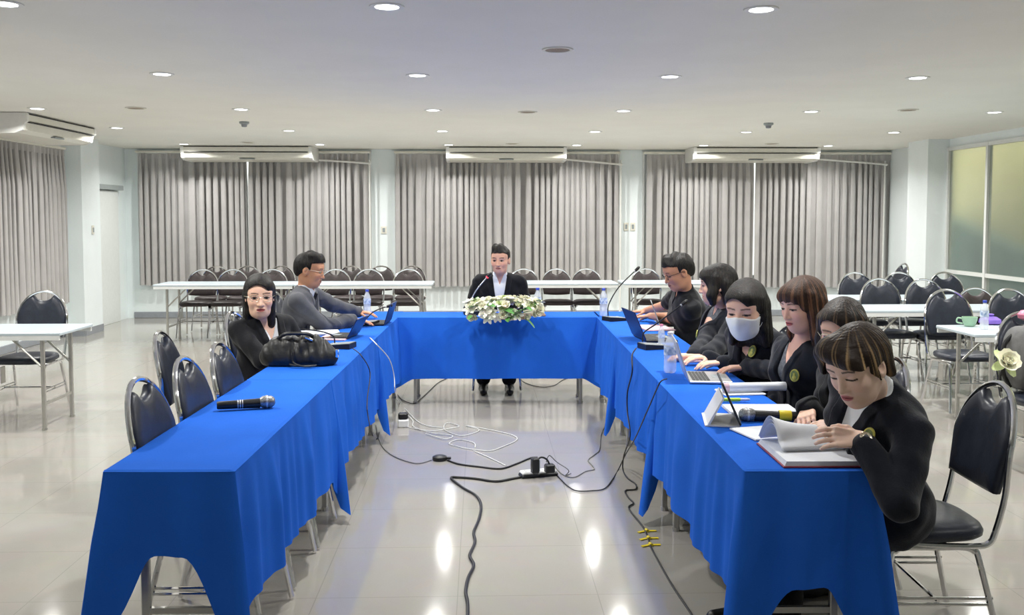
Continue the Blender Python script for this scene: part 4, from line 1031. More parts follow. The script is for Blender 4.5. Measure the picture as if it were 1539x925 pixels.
def hand_prims(S, pc, fd, pn, curl, side, hs=1.0):
    """pc palm centre, fd finger direction, pn palm normal, side=+1 right hand, -1 left"""
    fd = unit(fd); pn = unit(pn-fd*(np.array(pn)@fd)); sd = np.cross(fd, pn)*side      # towards the thumb
    W = pc-fd*.05*hs; pr = []
    ln = [.072, .080, .075, .060]
    cur = curl if hasattr(curl, '__len__') else [curl]*4
    for i in range(4):
        o = (1.5-i)*.0195*hs
        K = pc+fd*(.038-.004*abs(i-1.2))*hs+sd*o
        pr.append(RC(W+sd*o*.55, K, .0135*hs, .0115*hs, .010))
        p = K; an = cur[i]*.45
        for j, fr in enumerate((.45, .31, .24)):
            d = fd*math.cos(an)+pn*math.sin(an)+sd*(1.5-i)*.05
            n = p+unit(d)*ln[i]*fr*hs; pr.append(RC(p, n, (.0092-.0010*j)*hs, (.0084-.0011*j)*hs, .003)); p = n; an += cur[i]*(.55, .4, 0)[j]
    t0 = W+sd*.016*hs+fd*.014*hs+pn*.004; t1 = t0+unit(fd*.55+sd*.75+pn*.25)*.042*hs; t2 = t1+unit(fd*.9+sd*.30+pn*(.2+.25*cur[0]))*.030*hs; t3 = t2+unit(fd*.95+sd*.05+pn*(.25+.3*cur[0]))*.022*hs
    pr += [RC(t0, t1, .014*hs, .0115*hs, .010), RC(t1, t2, .0105*hs, .0095*hs, .004), RC(t2, t3, .0095*hs, .0072*hs, .004)]
    return pr, W
def ik(S, W, a, b, pole):
    d = W-S; L = np.linalg.norm(d); k = max(1.0, L/(a+b)*1.005); a *= k; b *= k; u = d/L
    x = (a*a-b*b+L*L)/(2*L); h = math.sqrt(max(a*a-x*x, 0)); pl = np.array(pole, float); pl = pl-u*(pl@u)
    return S+u*x+unit(pl)*h
LIN = lambda c: np.array(srgb(*c))
def person(sp):
    fem = sp.get('fem', False); vox = sp.get('vox', .004); hs = sp.get('hs', 1.08)
    f = unit((*sp['face'], 0)); hip = V(*sp['hip'], sp.get('hz', .575)); N = V(*sp['neck']); Hc = V(*sp['head'])
    u = unit(N-hip); Fd = unit(f-u*(f@u)); r = np.cross(Fd, u); L = np.linalg.norm(N-hip)
    tw = sp.get('twist', 0); r2 = unit(r*math.cos(tw)+Fd*math.sin(tw)); F2 = np.cross(u, r2)
    sw = sp.get('sw', .165 if fem else .19); bulk = sp.get('bulk', 1.0)
    base = V(hip[0], hip[1], 0.0)
    root = empty('person', base, 0, sp['label'], 'person')
    g = lambda a, b, c, rr=None, ff=None: hip+(r if rr is None else rr)*a+(Fd if ff is None else ff)*b+u*c
    # --- skeleton
    hw = .085 if fem else .09
    T = [RC(g(-.075, -.01, -.0), g(.075, -.01, 0), .125*bulk, .125*bulk, .05), RC(g(-.06, 0, .33*L), g(.06, 0, .33*L), .100*bulk, .100*bulk, .07),
         RC(g(-.085, 0, .66*L, r2, F2), g(.085, 0, .66*L, r2, F2), .102*bulk, .102*bulk, .05), RC(g(-.095, -.01, .80*L, r2, F2), g(.095, -.01, .80*L, r2, F2), .082*bulk, .082*bulk, .05)]
    if fem: T += [EL(g(s*.072, .082, .64*L, r2, F2), (.060, .056, .062), None, .04) for s in (-1, 1)]
    Sh = {s: g(s*sw, -.008, L-.078, r2, F2) for s in (-1, 1)}
    T += [RC(g(0, -.012, L-.035, r2, F2), Sh[s], .052, .047*bulk**.5, .035) for s in (-1, 1)]
    A = None
    lk = unit(sp['look']); hr = unit(np.cross(lk, (0, 0, 1))); hu = np.cross(hr, lk); ro = sp.get('roll', 0)
    hr, hu = hr*math.cos(ro)+hu*math.sin(ro), hu*math.cos(ro)-hr*math.sin(ro); A = np.array([hr, lk, hu]).T
    neck = [RC(N-u*.03, Hc+A@(V(0, -.020, -.060)*hs), .058 if not fem else .050, .056 if not fem else .048, .03)]
    HP = head_prims(Hc, A, hs, fem)
    arms = {}; HD = []
    for s, nm in ((1, 'R'), (-1, 'L')):
        h = sp['hands'][nm]; pr, W = hand_prims(None, V(*h[0]), V(*h[1]), V(*h[2]), h[3], s, sp.get('handscale', 1.0))
        pole = h[4] if len(h) > 4 else (r*s*.40-u*.8-Fd*.15)
        ua, fa = (.275, .245) if fem else (.295, .265); ua *= sp.get('arm', 1); fa *= sp.get('arm', 1)
        El = ik(Sh[s], W, ua, fa, pole); b_ = bulk**.6
        arms[s] = (Sh[s], El, W); HD += pr
    ar = lambda s, i=0: [RC(arms[s][0], arms[s][1], .046*bulk**.6, .039*bulk**.4, .025), RC(arms[s][1], arms[s][2], .041*bulk**.4, .027, .015)]
    legs = []; shoes = []; legsk = []
    for s in (-1, 1):
        kn = sp.get('knees', {}).get(s, None); an = sp.get('feet', {}).get(s, None)
        K = V(*kn) if kn is not None else hip+r*s*.11+f*.42+V(0, 0, -.03)
        An = V(*an) if an is not None else V(*(hip+r*s*.11+f*.24)[:2], .10)
        legsk += [RC(hip+r*s*.09-V(0, 0, .005), K, .088, .060, .03), RC(K, An, .056, .037, .02), RC(An, V(*(An+f*.02)[:2], .04), .036, .034, .02), RC(V(*(An-f*.03)[:2], .035), V(*(An+f*.13)[:2], .03), .03, .026, .02)]
        legs += [RC(hip+r*s*.09-V(0, 0, .005), K, .100, .074, .03), RC(K, V(*An[:2], .12), .072, .062, .02)]
        tf = V(*(An+f*.20)[:2], .030)
        shoes.append([RC(V(*(An-f*.045)[:2], .042), V(*(An+f*.06)[:2], .042), .042, .040, .02), RC(V(*(An+f*.05)[:2], .036), tf, .040, .032, .02), RC(An-V(0, 0, .02), An+V(0, 0, .02), .045, .046, .02)])
    body = T+neck+HP+HD+ar(1)+ar(-1)+legsk
    sk = np.minimum(LIN(sp.get('skin', (214, 165, 138)))*1.22, .92)
    v, q = sdf_mesh(body, vox)
    # paint the face: brows, eyes, lips, blush follow the features
    ql = ((v-Hc)@A)/hs; x, y, z = np.abs(ql[:, 0]), ql[:, 1], ql[:, 2]
    col = np.tile(sk, (len(v), 1)); front = (y > .045) & (z > -.12) & (z < .12)
    def mixc(m, c): m = np.clip(m, 0, 1)[:, None]; col[:] = col*(1-m)+np.array(c)*m
    hand = np.zeros(len(v))
    mixc(front*ss(.02, .0, np.sqrt(((x-.040)/1.0)**2+((z+.032)/1.0)**2)-.006)*.35, sk*np.array([1.08, .82, .80]))
    bz = .0265+.16*(x-.03)*(x < .03)-.10*np.maximum(x-.036, 0); mixc(front*(x > .012)*(x < .050)*ss(.0044, .0018, np.abs(z-bz))*.85, LIN((58, 42, 36)))
    ex = (x-.031)/.0150; dn = sp.get('down', 0); ez = z-.001+.003*dn
    lid = (np.abs(ex) < 1)*(1-ex**2)
    mixc(front*(np.abs(ex) < 1)*ss(.0015, -.0005, np.abs(ez)-.0062*lid*(1-.75*dn)), LIN((150, 140, 135)))
    mixc(front*(np.abs(x-.031) < .0068)*ss(.0015, -.0005, np.abs(ez)-.0062*lid*(1-.7*dn)), LIN((22, 15, 13)))
    mixc(front*(np.abs(ex) < 1.1)*ss(.0034, .0018, np.abs(ez-.0052*lid*(1-1.6*dn))), LIN((32, 22, 20)))
    lip = LIN(sp.get('lips', (176, 104, 98))); mixc(front*(y > .06)*ss(1.1, .8, np.sqrt((x/.024)**2+((z+.063-5*x*x)/.0095)**2)), lip)
    mixc(front*(y > .06)*(x < .021)*ss(.0020, .0008, np.abs(z+.063-5*x*x)), lip*.45)
    np_obj('body', v, q, M['skin'], root, base, col)
    # --- clothes
    loc = lambda p: (p-hip.astype(f32))
    def abc(p): q_ = loc(p); return q_@r2.astype(f32), q_@F2.astype(f32), q_@u.astype(f32)
    wr = lambda p, am: am*(np.sin(p[..., 2]*41+np.sin(p[..., 0]*19+p[..., 1]*15)*2.4)*.7+np.sin(p[..., 0]*37+p[..., 1]*33+p[..., 2]*21+np.sin(p[..., 2]*30)*1.2)*.6+.5*np.sin(p[..., 0]*63-p[..., 1]*57+p[..., 2]*49))
    out = sp['outfit']; cm = M[sp.get('cloth', 'blackcloth')]; pants = M[sp.get('pants', 'trouser')]
    Nf = N.astype(f32); nk = (Hc+A@(V(0, -.02, -.06)*hs)-N); nk = unit(nk).astype(f32)
    def cutneck(p, d, rad, up=.0):       # open the garment around the neck
        qn = p-Nf; h = qn@nk; rr_ = np.sqrt(np.maximum((qn*qn).sum(-1)-h*h, 0))
        return np.maximum(d, -np.maximum(rr_-rad, -(h-up)-.03))
    sleeve = sp.get('sleeve', 1.0)
    def sleeves(extra):
        L_ = []
        for s in (-1, 1):
            S_, E_, W_ = arms[s]
            if sleeve >= .9:
                We = E_+(W_-E_)*(.97 if sleeve >= 1 else .9)
                L_ += [RC(S_, E_, .053*bulk**.6, .046, .022), RC(E_, We, .045, .034, .012)]
            else: L_ += [RC(S_, S_+(E_-S_)*.78, .056*bulk**.6, .054, .025)]
        return L_
    topL = L
    jk = T+sleeves(0)+[RC(g(-.08, -.01, -.02), g(.08, -.01, -.02), .135*bulk, .14*bulk, .05)]+sp.get('extra', [])
    V0 = sp.get('v0', .42)*L; vw = sp.get('vw', .075)
    jo = .012
    def openw(c): return vw*np.clip((c-V0)/(L-.03-V0), 0, 1.25)
    if out == 'suit':
        def post(p, d):
            a, b, c = abc(p); aa = np.abs(a); w = openw(c)
            lap = ss(.050, .042, aa-w)*ss(-.002, .004, aa-w)*(b > 0)*ss(V0-.01, V0+.03, c)*ss(L-.005, L-.04, c)
            d = d-f32(.008)*lap.astype(f32)+wr(p, .0036)
            d = np.maximum(d, -np.maximum(np.maximum(aa-w, .035-b), np.maximum(V0-c, b-.175)))
            # front edge below the button
            d = d+.006*((aa < .004) & (b > 0) & (c < V0))
            d = np.maximum(d, -(c+.17)) if True else d
            return cutneck(p, d, .062 if not fem else .058, -.005)
        v, q = sdf_mesh(jk, vox*1.15, post, jo); jo_ = np_obj('jacket', v, q, cm, root, base)
        shirt = T+[RC(N-u*.02, N+V(*nk)*.035, .060 if not fem else .052, .056 if not fem else .050, .02)]
        sv0 = sp.get('sv0', .80)*L; svw = sp.get('svw', .03)
        def post2(p, d):
            a, b, c = abc(p); w = svw*np.clip((c-sv0)/(L-sv0), 0, 1.8)
            d = np.maximum(d+wr(p, .0015), np.maximum(.015-b, -(c-.1*L))*1.0) if sp.get('frontonly') else d+wr(p, .0015)
            d = np.maximum(d, -np.maximum(np.maximum(np.abs(a)-w, -b+.01), sv0-c))
            qn = p-Nf; h = qn@nk
            return np.maximum(d, h-(.040 if sp.get('collar', True) else -.01))
        v, q = sdf_mesh(shirt, vox*1.15, post2, .006); np_obj('shirt', v, q, M[sp.get('shirt', 'shirt')], root, base)
        if sp.get('tie'):
            def post3(p, d):
                a, b, c = abc(p); wd = .020+.010*np.clip((L-.04-c)/(.5*L), 0, 1)-.006*(c > L-.06)
                return np.maximum(d, np.maximum(np.maximum(np.abs(a)-wd, .03-b), np.maximum(V0-.08-c, c-L+.012)))
            v, q = sdf_mesh(T+[RC(N-u*.03+F2*.02, N+F2*.02, .06, .058, .02)], vox, post3, .0125); np_obj('tie', v, q, M['tie'], root, base)
        if sp.get('badge'):
            (ba, bc) = sp['badge']; ts = np.linspace(.0, .3, 150); o_ = g(ba, 0, bc*L, r2, F2); d_ = sdf_at(o_+ts[:, None]*F2, jk, jo+.010)
            t_ = ts[np.argmax(d_ > 0)]; pb = o_+F2*t_
            e_ = .01; nn = np.array([sdf_at([pb+ax*e_], jk)[0]-sdf_at([pb-ax*e_], jk)[0] for ax in np.eye(3)]); nn = unit(nn); ux = unit(np.cross(u, nn)); uy = np.cross(nn, ux)
            Rb = np.array([ux*.76, uy, nn]).T; k_ = sp.get('bsz', 1.0)
            b = MB(); b.lathe([(.031*k_, 0), (.030*k_, .005), (.024*k_, .006)], pb+nn*.001-base, 26, R=Rb); bo = b.build('badge', M['gold'], jo_)
            b = MB(); b.lathe([(.0245*k_, .0055), (.023*k_, .0075)], pb+nn*.001-base, 26, R=Rb); b.build('badge_field', M[sp.get('bfield', 'badgegreen')], jo_)
            b = MB(); Rq = Rb; 
            b.lathe([(.0085*k_, .007), (.007*k_, .010)], pb+nn*.001-base+uy*.005*k_, 14, R=Rb); b.lathe([(.014*k_, .007), (.009*k_, .0095)], pb+nn*.001-base-uy*.011*k_, 14, R=Rb); b.build('badge_emblem', M['gold' if sp.get('bfield', 'x') == 'x' else 'beigeshirt'], jo_)
    elif out == 'polo':
        def post(p, d):
            a, b, c = abc(p); w = .028*np.clip((c-.78*L)/(.2*L), 0, 1.5); aa = np.abs(a)
            d = d+wr(p, .0025); d = np.maximum(d, -np.maximum(np.maximum(aa-w, .02-b), np.maximum(.78*L-c, b-.16)))
            qn = p-Nf; h = qn@nk; d = np.maximum(d, -(c+.16))
            return np.maximum(d, h-.045)
        v, q = sdf_mesh(jk+[RC(N-u*.02, N+V(*nk)*.035, .062, .060, .02)], vox*1.15, post, .010); np_obj('polo_shirt', v, q, cm, root, base)
    v, q = sdf_mesh(legs+[RC(g(-.075, -.01, -.0), g(.075, -.01, 0), .13*bulk, .13*bulk, .05)], .007, lambda p, d: d+wr(p, .003), .004); np_obj('trousers', v, q, pants, root, base)
    for sh in shoes:
        v, q = sdf_mesh(sh, .006, lambda p, d: np.maximum(d, .004-p[..., 2]), .0); np_obj('shoe', v, q, M['shoe'], root, base)
    # --- hair
    hl = lambda p: ((p-Hc.astype(f32))@A.astype(f32))/f32(hs)
    G = lambda a, b, c: Hc+A@(V(a, b, c)*hs)
    e = lambda c, rd, k=.02: EL(G(*c), [t_*hs for t_ in rd], A, k*hs)
    c_ = lambda a, b, ra, rb, k=.02: RC(G(*a), G(*b), ra*hs, rb*hs, k*hs)
    hp, hpost = HAIR[sp['hair']](e, c_, sp)
    def post(p, d):
        w = hl(p); X_, Y_, Z_ = w[..., 0], w[..., 1], w[..., 2]
        if sp['hair'] == 'short': d = d+f32(hs)*.0034*(np.sin(X_*95+np.sin(Y_*60)*1.5)+np.sin(Y_*80+X_*50))*np.clip((Z_-.05)/.05, 0, 1)
        strand = (np.sin(np.arctan2(X_, Y_+.02)*44+np.sin(Z_*40)*.8)*.0008+np.sin(np.arctan2(X_, Y_+.02)*83+Z_*25)*.0005)*np.clip((.06-Y_)/.05, .15, 1)
        return hpost(X_, Y_, Z_, d/f32(hs)+strand.astype(f32))*f32(hs)
    v, q = sdf_mesh(hp, min(vox, .0038), post); hc = None
    if sp.get('haircol', 'hairblack') != 'hairblack':      # dyed strands follow the fall of the hair
        w = ((v-Hc)@A)/hs; th = np.arctan2(w[:, 0], w[:, 1]+.03); lo, hi, amt = STREAK[sp['haircol']]
        n_ = np.sin(th*19+np.sin(w[:, 2]*21)*1.1+1)*.5+np.sin(th*47+w[:, 2]*16+np.sin(th*7)*2)*.35+np.sin(th*90+w[:, 2]*30)*.25
        k_ = (ss(.55-amt, 1.0-amt*.5, n_)*(.25+.75*ss(.115, .03, w[:, 2]))*(.35+.65*ss(-.04, .03, w[:, 1]) if sp['hair'] != 'long' else 1))[:, None]; hc = np.array(lo)*(1-k_)+np.array(hi)*k_
    np_obj('hair', v, q, M[sp.get('haircol', 'hairblack')], root, base, hc)
    if sp.get('clip'):
        b = MB(); pz = G(*sp['clip']) - base; b.tube(cr([pz+A@V(0, .03, .008), pz+A@V(0, .0, .004), pz+A@V(0, -.03, -.006)], 4), .004, 6); b.build('hair_clip', M['wood'], root)
    if sp.get('glasses'):
        b = MB(); L2 = lambda a, bb, c: Hc+A@(V(a, bb, c)*hs)-base; rr_ = .0015 if not sp.get('thick') else .0022
        for s in (-1, 1):
            b.tube([L2(s*.031+.0225*math.copysign(abs(math.cos(t))**.8, math.cos(t)), .1005-.012*(abs(.0225*math.cos(t)+s*.031*s)/.05)**2, .0+.0165*math.copysign(abs(math.sin(t))**.8, math.sin(t))) for t in np.linspace(0, 2*PI, 25)[:-1]], rr_, 6, closed=True)
            b.tube([L2(s*.053, .092, .006), L2(s*.073, .06, .008), L2(s*.081, .0, .006), L2(s*.080, -.02, -.004)], rr_, 6)
        b.tube(cr([L2(-.009, .101, .004), L2(0, .104, .006), L2(.009, .101, .004)], 4), rr_, 6)
        b.build('glasses', M['cordblack' if sp.get('thick') else 'watch'], root)
    if sp.get('mask'):
        def post(p, d):
            w = hl(p); X_, Y_, Z_ = np.abs(w[..., 0]), w[..., 1], w[..., 2]; q_ = np.maximum(np.maximum(Z_+.006+.25*X_, -Z_-.112), .020-Y_)
            return np.maximum(d-.006*np.exp(-(X_/.02)**2), q_*hs)
        v, q = sdf_mesh(HP+[EL(G(0, .072, -.05), [.040*hs, .028*hs, .045*hs], A, .03)], vox, post, .007); mk = np_obj('face_mask', v, q, M['mask'], root, base)
        for s in (-1, 1):
            for z0_ in (-.02, -.085):
                b = MB(); b.tube(cr([G(s*.052, .045, z0_)-base, G(s*.068, .02, z0_*.7)-base, G(s*.080, -.006, z0_*.3)-base], 4), .0014, 5)
                b.build('ear_loop', M['mask'], mk)
    if sp.get('watch'):
        s = {'R': 1, 'L': -1}[sp['watch']]; S_, E_, W_ = arms[s]; ax = unit(W_-E_); c0 = W_-ax*.012-base; fb = sp['hands'][sp['watch']]; dn_ = -unit(V(*fb[2])); dn_ = unit(dn_-ax*(dn_@ax)); sd_ = np.cross(ax, dn_)
        b = MB(); b.tube([c0+(dn_*math.cos(t)+sd_*math.sin(t))*.0335 for t in np.linspace(0, 2*PI, 25)[:-1]], .006, 8, closed=True); wo = b.build('wristwatch', M['watch'], root)
        b = MB(); b.lathe([(.020, 0), (.021, .006), (.017, .009)], c0+dn_*.034, 20, R=np.array([ax, sd_, dn_]).T); b.build('watch_case', M['watch'], wo)
        b = MB(); b.lathe([(.016, .0085), (.001, .0096)], c0+dn_*.034, 20, R=np.array([ax, sd_, dn_]).T); b.build('watch_dial', M['greyshirt'], wo)
    return dict(root=root, arms=arms, base=base)
def mx(*a):
    r_ = a[0]
    for b in a[1:]: r_ = np.maximum(r_, b)
    return r_
def mn(*a):
    r_ = a[0]
    for b in a[1:]: r_ = np.minimum(r_, b)
    return r_
def window(x, y, z, top, side, yf): return mx(z-top, np.abs(x)-side, yf-y)
def h_short(e, c, sp):
    q = sp.get('quiff', 0)
    hp = [e((0, -.016, .036), (.080, .101, .088)), e((0, .042, .062), (.058, .050, .040), .03), e((.010, .045, .090+q), (.046, .036, .020+q), .03), e((.020, .01, .105+q*.6), (.045, .05, .022), .03), e((0, -.08, .0), (.06, .032, .06), .03)]
    hl_ = sp.get('hairline', .068)
    def fin(x, y, z, d):
        ax = np.abs(x); top = hl_-.5*np.maximum(ax-.040, 0)+.003*np.sin(x*120+1)
        face = np.maximum(z-top, .022-y)
        side = np.maximum(z-.004, -.034-y); burn = np.maximum(np.maximum(z+.020, y-.030), .008-y)   # round the ears, keep a sideburn
        low = z+.064
        return mx(d, -face, -np.maximum(side, -np.maximum(np.abs(y-.016)-.008, -.022-z)), -low)
    return hp, fin
def longhair(length, hair_top, side, yf, out=.066, rad=.020, back=.045, wave=0.0, part=.0, fringe=0, front=.02, ears=False, flare=.0, backw=.055, curve=9.0):
    """hair_top: height of the hairline over the brow; side: half width of the open face; length: how far it hangs below the eyes"""
    def fn(e, c, sp):
        hp = [e((0, -.015, .035), (.082, .105, .090)), e((0, .046, .060), (.064, .052, .044), .02),
              c((-backw, -.045, .0), (-backw-.004, -.055, -length), .034, .030, .03), c((backw, -.045, .0), (backw+.004, -.055, -length), .034, .030, .03), c((0, -.062, .0), (0, -.070, -length), back, back*.85, .03)]
        if not ears:
            for s in (-1, 1):
                hp += [c((s*out, .005, .045), (s*(out+.002), front*.7, -.03), rad, rad, .02), c((s*(out+.002), front*.7, -.03), (s*(out+wave), front, -length*.55), rad, rad*1.05, .02), c((s*(out+wave), front, -length*.55), (s*(out+flare), front-.005, -length*.97), rad*1.05, rad*.8, .02)]
        if fringe: hp += [c((-.040, .066, .050), (.040, .066, .050), .022, .022, .02), c((-.045, .060, .045), (-.062, .045, .0), .018, .012, .02), c((.045, .060, .045), (.062, .045, .0), .018, .012, .02)]
        def fin(x, y, z, d):
            xx = x-part
            top = hair_top-curve*xx*xx if not fringe else hair_top+.004*np.sin(x*150)+.002*np.sin(x*310)-4*x*x
            face = window(x, y, z, top, side+.10*np.maximum(-z-.04, 0), yf)
            d = mx(d, -face)
            if ears: d = mx(d, -np.maximum(np.maximum(z-.012, -.030-y), .0-(y+1)*0-.001))
            neck = np.maximum(np.sqrt((x/.050)**2+((y-.035)/.070)**2)-1, z+.07)*.05
            return mx(d, -neck)
        return hp, fin
    return fn
def h_pixie(e, c, sp):
    hp = [e((0, -.016, .036), (.081, .103, .090)), e((.030, .045, .075), (.058, .046, .032), .03), c((.035, .055, .086), (-.040, .074, .052), .028, .018, .03), c((-.040, .074, .052), (-.066, .058, .012), .018, .010, .02),
          c((.05, .045, .07), (.072, .035, .015), .022, .010, .02), e((0, -.072, -.005), (.060, .036, .062), .03), c((-.062, .02, .05), (-.078, .012, -.03), .016, .007, .02), c((-.055, -.05, .03), (-.070, -.045, -.04), .025, .016, .02)]
    def fin(x, y, z, d):
        line = .036+.20*(x+.02)+.004*np.sin(x*110)
        face = np.maximum(z-np.clip(line, .020, .060), .034-y)
        ear = np.maximum(np.maximum(z-.010, -.026-y), np.maximum(y-.016, .02-np.abs(x))); low = z+.074
        return mx(d, -face, -ear, -low)
    return hp, fin
STREAK = dict(hairbrown=((.040, .020, .013), (.22, .10, .052), .75), hairtan=((.018, .012, .010), (.26, .16, .09), .35), hairstreak=((.026, .016, .012), (.50, .33, .16), .40))
HAIR = dict(short=h_short, pixie=h_pixie,
    bob=longhair(.100, .050, .056, .034, out=.070, rad=.025, back=.050, front=.040, wave=.004, fringe=1),
    shoulder=longhair(.165, .072, .055, .016, curve=15, out=.064, rad=.017, part=.012, front=-.005, flare=.010, back=.042),
    tied=longhair(.160, .074, .060, .006, curve=13, out=.060, rad=.016, part=.014, front=-.020, back=.044, backw=.052),
    long=longhair(.235, .036, .057, .030, out=.066, rad=.021, fringe=1, front=.018, wave=.006, flare=.004),
    wavy=longhair(.165, .068, .055, .018, curve=12, out=.069, rad=.025, part=.02, front=.020, wave=.008, flare=.002))
# ================================================================== THE PEOPLE
DN = (0, 0, -1)
W = lambda px, py, Y: PY(px, py, Y)
tb = lambda px, py, z=.79: P(px, py, z)
# man at the head table
person(dict(label='man in black jacket and open white shirt seated behind the flowers at the head table', hip=(.17, 8.88), face=(0, -1), neck=(*W(751, 420, 8.72)[:2], 1.075), head=W(752, 391, 8.66), look=(-.26, -1, -.06),
    hs=1.10, vox=.0045, sw=.185, bulk=1.02, outfit='suit', cloth='blackcloth', v0=.22, vw=.062, sv0=.86, svw=.028, hair='short', quiff=.010, skin=(206, 158, 134), lips=(170, 108, 100),
    hands=dict(R=((.09, 8.60, .665), (.3, -.9, 0), DN, .35), L=((.25, 8.60, .665), (-.3, -.9, 0), DN, .35)),
    knees={1: (.03, 8.50, .50), -1: (.28, 8.50, .50)}, feet={1: (.025, 8.60, .10), -1: (.265, 8.60, .10)}))
# woman in black, left row
person(dict(label='woman in black suit and glasses with dark tied-back hair, seated behind the black handbag', fem=True, hip=(-1.42, 6.02), face=(1, -.55), twist=-.30, neck=(*W(398, 490, 5.95)[:2], .985), head=W(390, 446, 5.86), look=(.30, -1, -.03),
    hs=1.16, vox=.004, sw=.172, bulk=.93, outfit='suit', cloth='blackcloth', v0=.34, vw=.055, sv0=.70, svw=.06, collar=False, hair='tied', glasses=True, skin=(226, 184, 160), lips=(176, 92, 92),
    hands=dict(R=((-1.06, 5.60, .795), (.75, -.55, 0), DN, .4), L=((-.99, 5.85, .795), (.9, -.3, 0), DN, .4))))
# man in the grey suit
person(dict(label='man in grey suit and dark tie, seen in profile, typing at the left row', hip=(-1.50, 7.22), face=(1, -.03), neck=(*W(462, 433, 7.16)[:2], 1.075), head=W(466, 406, 7.14), look=(1, -.10, -.20),
    hs=1.09, vox=.0042, sw=.20, bulk=1.06, outfit='suit', cloth='greysuit', v0=.40, vw=.060, sv0=.97, svw=.02, tie=True, hair='short', hairline=.070, glasses=True, skin=(188, 138, 108), lips=(150, 94, 82), down=.6, pants='greysuit',
    hands=dict(R=(tb(540, 482, .81), (.95, .1, -.1), DN, .45), L=(tb(548, 470, .81), (.95, -.05, -.1), DN, .45))))
# man in the black polo
person(dict(label='man in black short-sleeved polo and glasses looking down at the right row', hip=(1.66, 7.18), face=(-1, .02), neck=(*W(1028, 445, 7.05)[:2], 1.05), head=W(1019, 409, 6.98), look=(-1, -.22, -.38),
    hs=1.14, vox=.0042, sw=.20, bulk=1.14, outfit='polo', cloth='polo', sleeve=.5, hair='short', glasses=True, thick=True, skin=(190, 138, 110), lips=(150, 96, 86), down=.8,
    hands=dict(R=(tb(962, 468, .80), (-.95, .1, -.08), DN, .35), L=(tb(968, 476, .80), (-.9, .2, -.08), DN, .35))))
# woman with bobbed hair
person(dict(label='woman with black bobbed hair turned away, grey scarf panel and badge on her navy jacket', fem=True, hip=(1.66, 6.14), face=(-1, .05), twist=.15, neck=(*W(1086, 468, 6.1)[:2], 1.015), head=W(1078, 428, 6.05), look=(-1, .22, -.10),
    hs=1.12, vox=.0042, sw=.185, bulk=1.05, outfit='suit', cloth='navycloth', shirt='greyshirt', v0=.10, vw=.085, sv0=.9, svw=.03, badge=(-.115, .74), hair='bob', skin=(222, 178, 156), lips=(176, 82, 84),
    hands=dict(R=(tb(1030, 535, .79), (-.95, -.15, 0), DN, .4, (.35, -.1, -1)), L=(tb(1046, 535, .79), (-.95, .1, 0), DN, .4, (.35, -.1, -1)))))
# woman in the mask
person(dict(label='woman in white face mask with dark shoulder-length hair and badge, typing at the silver laptop', fem=True, hip=(1.62, 5.20), face=(-1, -.25), twist=.22, neck=(*W(1140, 508, 5.08)[:2], .985), head=W(1121, 464, 4.93), look=(-.72, -1, -.30),
    hs=1.28, vox=.004, sw=.20, bulk=1.12, outfit='suit', cloth='navycloth', shirt='blackcloth', v0=.60, vw=.05, sv0=.9, svw=.05, collar=False, badge=(-.070, .88), bsz=1.1, hair='shoulder', mask=True, skin=(226, 182, 158), down=.5,
    hands=dict(R=(tb(1052, 538, .80), (-.95, -.10, -.05), DN, .5, (.35, -.1, -1)), L=(tb(1074, 546, .80), (-.95, .05, -.05), DN, .5, (.35, -.1, -1)))))
# woman with long brown hair
person(dict(label='woman with long brown hair and fringe in navy jacket with badge, seated in profile', fem=True, hip=(1.66, 4.64), face=(-1, -.15), twist=.10, neck=(*W(1206, 500, 4.60)[:2], .995), head=W(1206, 458, 4.54), look=(-1, -.42, -.24),
    hs=1.13, vox=.0036, sw=.18, bulk=1.04, outfit='suit', cloth='navycloth', shirt='greyshirt', v0=.20, vw=.045, sv0=.76, svw=.05, collar=False, badge=(-.128, .72), hair='long', haircol='hairbrown', skin=(226, 178, 156), lips=(186, 96, 98), down=.3,
    hands=dict(R=((1.46, 4.72, .66), (-.9, -.3, 0), DN, .5), L=(tb(1108, 553, .80), (-.95, .12, -.05), DN, .45, (.35, -.1, -1)))))
# woman in glasses, partly hidden
person(dict(label='woman in glasses with dark tan-streaked hair, mostly hidden behind the short-haired person', fem=True, hip=(1.68, 4.02), face=(-1, -.15), twist=.12, neck=(*W(1285, 540, 3.98)[:2], .965), head=W(1266, 497, 3.90), look=(-.78, -1, -.30),
    hs=1.12, vox=.0036, sw=.18, bulk=1.04, outfit='suit', cloth='blackcloth', shirt='blackcloth', v0=.60, vw=.04, sv0=.9, svw=.05, collar=False, badge=(-.020, .70), bfield='badgeflesh', hair='wavy', haircol='hairtan', glasses=True, thick=False, skin=(226, 184, 162), lips=(186, 110, 108), down=.4,
    hands=dict(R=((1.44, 4.05, .66), (-.9, -.3, 0), DN, .5), L=(tb(1213, 622, .80), (-.35, -.75, -.25), (.3, -.2, -1), .7, (.35, -.1, -1)))))
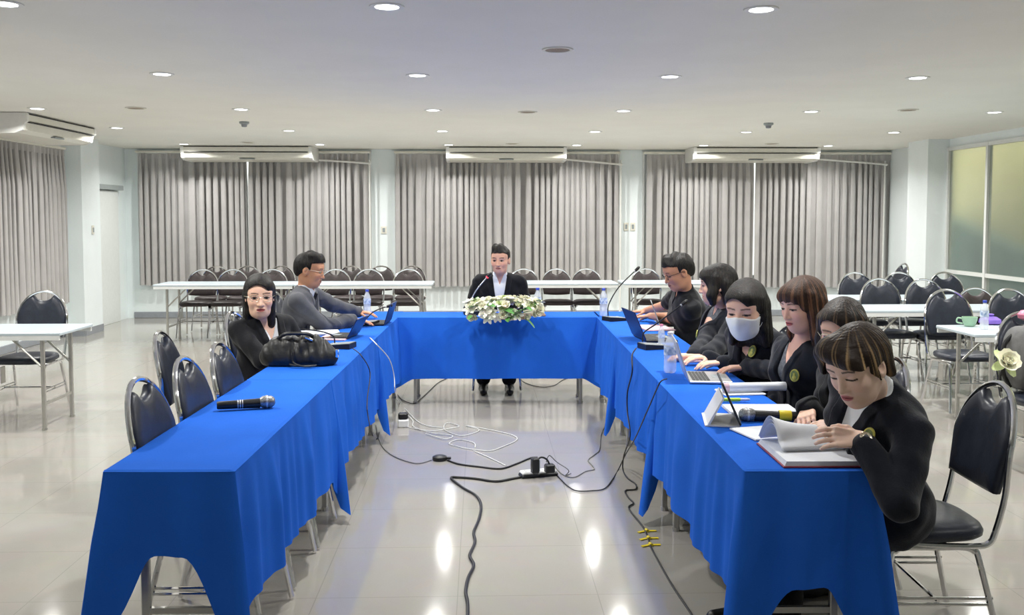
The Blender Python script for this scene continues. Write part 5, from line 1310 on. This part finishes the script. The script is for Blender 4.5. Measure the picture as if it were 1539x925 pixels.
# person with short streaked hair, nearest the camera
person(dict(label='person with short blond-streaked hair in dark jacket, turning a page at the near right table', fem=True, hip=(1.49, 3.44), hz=.59, face=(-1, -.10), twist=.18, neck=(*W(1318, 600, 3.24)[:2], 1.015), head=W(1290, 549, 3.14), look=(-1, -.62, -.52), roll=-.05,
    hs=1.14, vox=.003, sw=.185, bulk=1.06, outfit='suit', cloth='navycloth', shirt='shirt', v0=.30, vw=.045, sv0=.86, svw=.022, badge=(-.118, .82), bsz=1, hair='pixie', haircol='hairstreak', skin=(238, 192, 174), lips=(196, 112, 112), down=.85, sleeve=.95, watch='L', knees={1: (1.12, 3.60, .56), -1: (1.12, 3.36, .56)}, feet={1: (1.12, 3.62, .10), -1: (1.14, 3.42, .10)},
    hands=dict(R=(W(1248, 640, 3.38), (-.85, .25, -.10), (.1, .2, -1), .45), L=(W(1272, 659, 3.12), (-.97, .12, .10), (.05, .75, -.65), .75, (1, -.45, -.35)))))
# handbag: soft pleated body
bc = at(444, 553); bc = V(bc[0]-.0, bc[1]+.10, ZT)
r = empty('handbag', bc, 0, 'black pleated leather handbag lying on the left row before the woman in black', 'handbag')
def bagpost(p, d):
    x = p[..., 0]-f32(bc[0]); z = p[..., 2]-f32(ZT)
    pl = (np.sin(x*88+np.sin(z*26+x*14)*1.6)*.6+np.sin(x*141+z*30)*.4)*.0062*np.clip((z-.015)/.07, .1, 1)*(1+.6*np.sin(x*17+1))
    return np.maximum(d-pl.astype(f32), .003-z)
v, q = sdf_mesh([RC(bc+V(-.14, 0, .065), bc+V(.14, 0, .060), .072, .068, .05), RC(bc+V(-.11, 0, .115), bc+V(.10, 0, .125), .050, .050, .05), RC(bc+V(-.17, .0, .045), bc+V(.175, 0, .045), .05, .05, .04), RC(bc+V(-.12, -.03, .04), bc+V(.12, -.03, .04), .045, .045, .04)], .0035, bagpost)
np_obj('bag_body', v, q, M['leather'], r, bc)
b = MB(); b.tube(cr([(-.12, -.02, .15), (-.07, -.05, .185), (.0, -.055, .19), (.06, -.04, .185), (.09, -.01, .165)], 6), .010, 8); b.build('carry_handle', M['leather'], r)
b = MB(); b.tube(cr([(-.02, -.075, .14), (-.015, -.098, .08), (-.01, -.105, .03), (.05, -.13, .012), (.12, -.10, .012), (.02, -.12, .012), (-.03, -.11, .02)], 6), .006, 8); b.build('shoulder_strap', M['leather'], r)
b = MB(); b.tube([(.05, -.055, .168), (.09, -.05, .150)], .007, 8); b.build('zip_pull', M['chrome'], r); b = MB(); b.box((.225, -.03, .07), (.02, .012, .05), bev=.004); b.build('silver_buckle', M['chrome'], r)
# ------------------------------------------------------------------ render look
SC.view_settings.view_transform = 'Standard'; SC.view_settings.look = 'None'; SC.view_settings.gamma = 1; SC.view_settings.use_curve_mapping = False
SC.view_settings.exposure = 0.47
SC.cycles.use_denoising = True
SC.cycles.max_bounces = 8; SC.cycles.diffuse_bounces = 4; SC.cycles.glossy_bounces = 4; SC.cycles.transmission_bounces = 6
SC.cycles.sample_clamp_indirect = 6
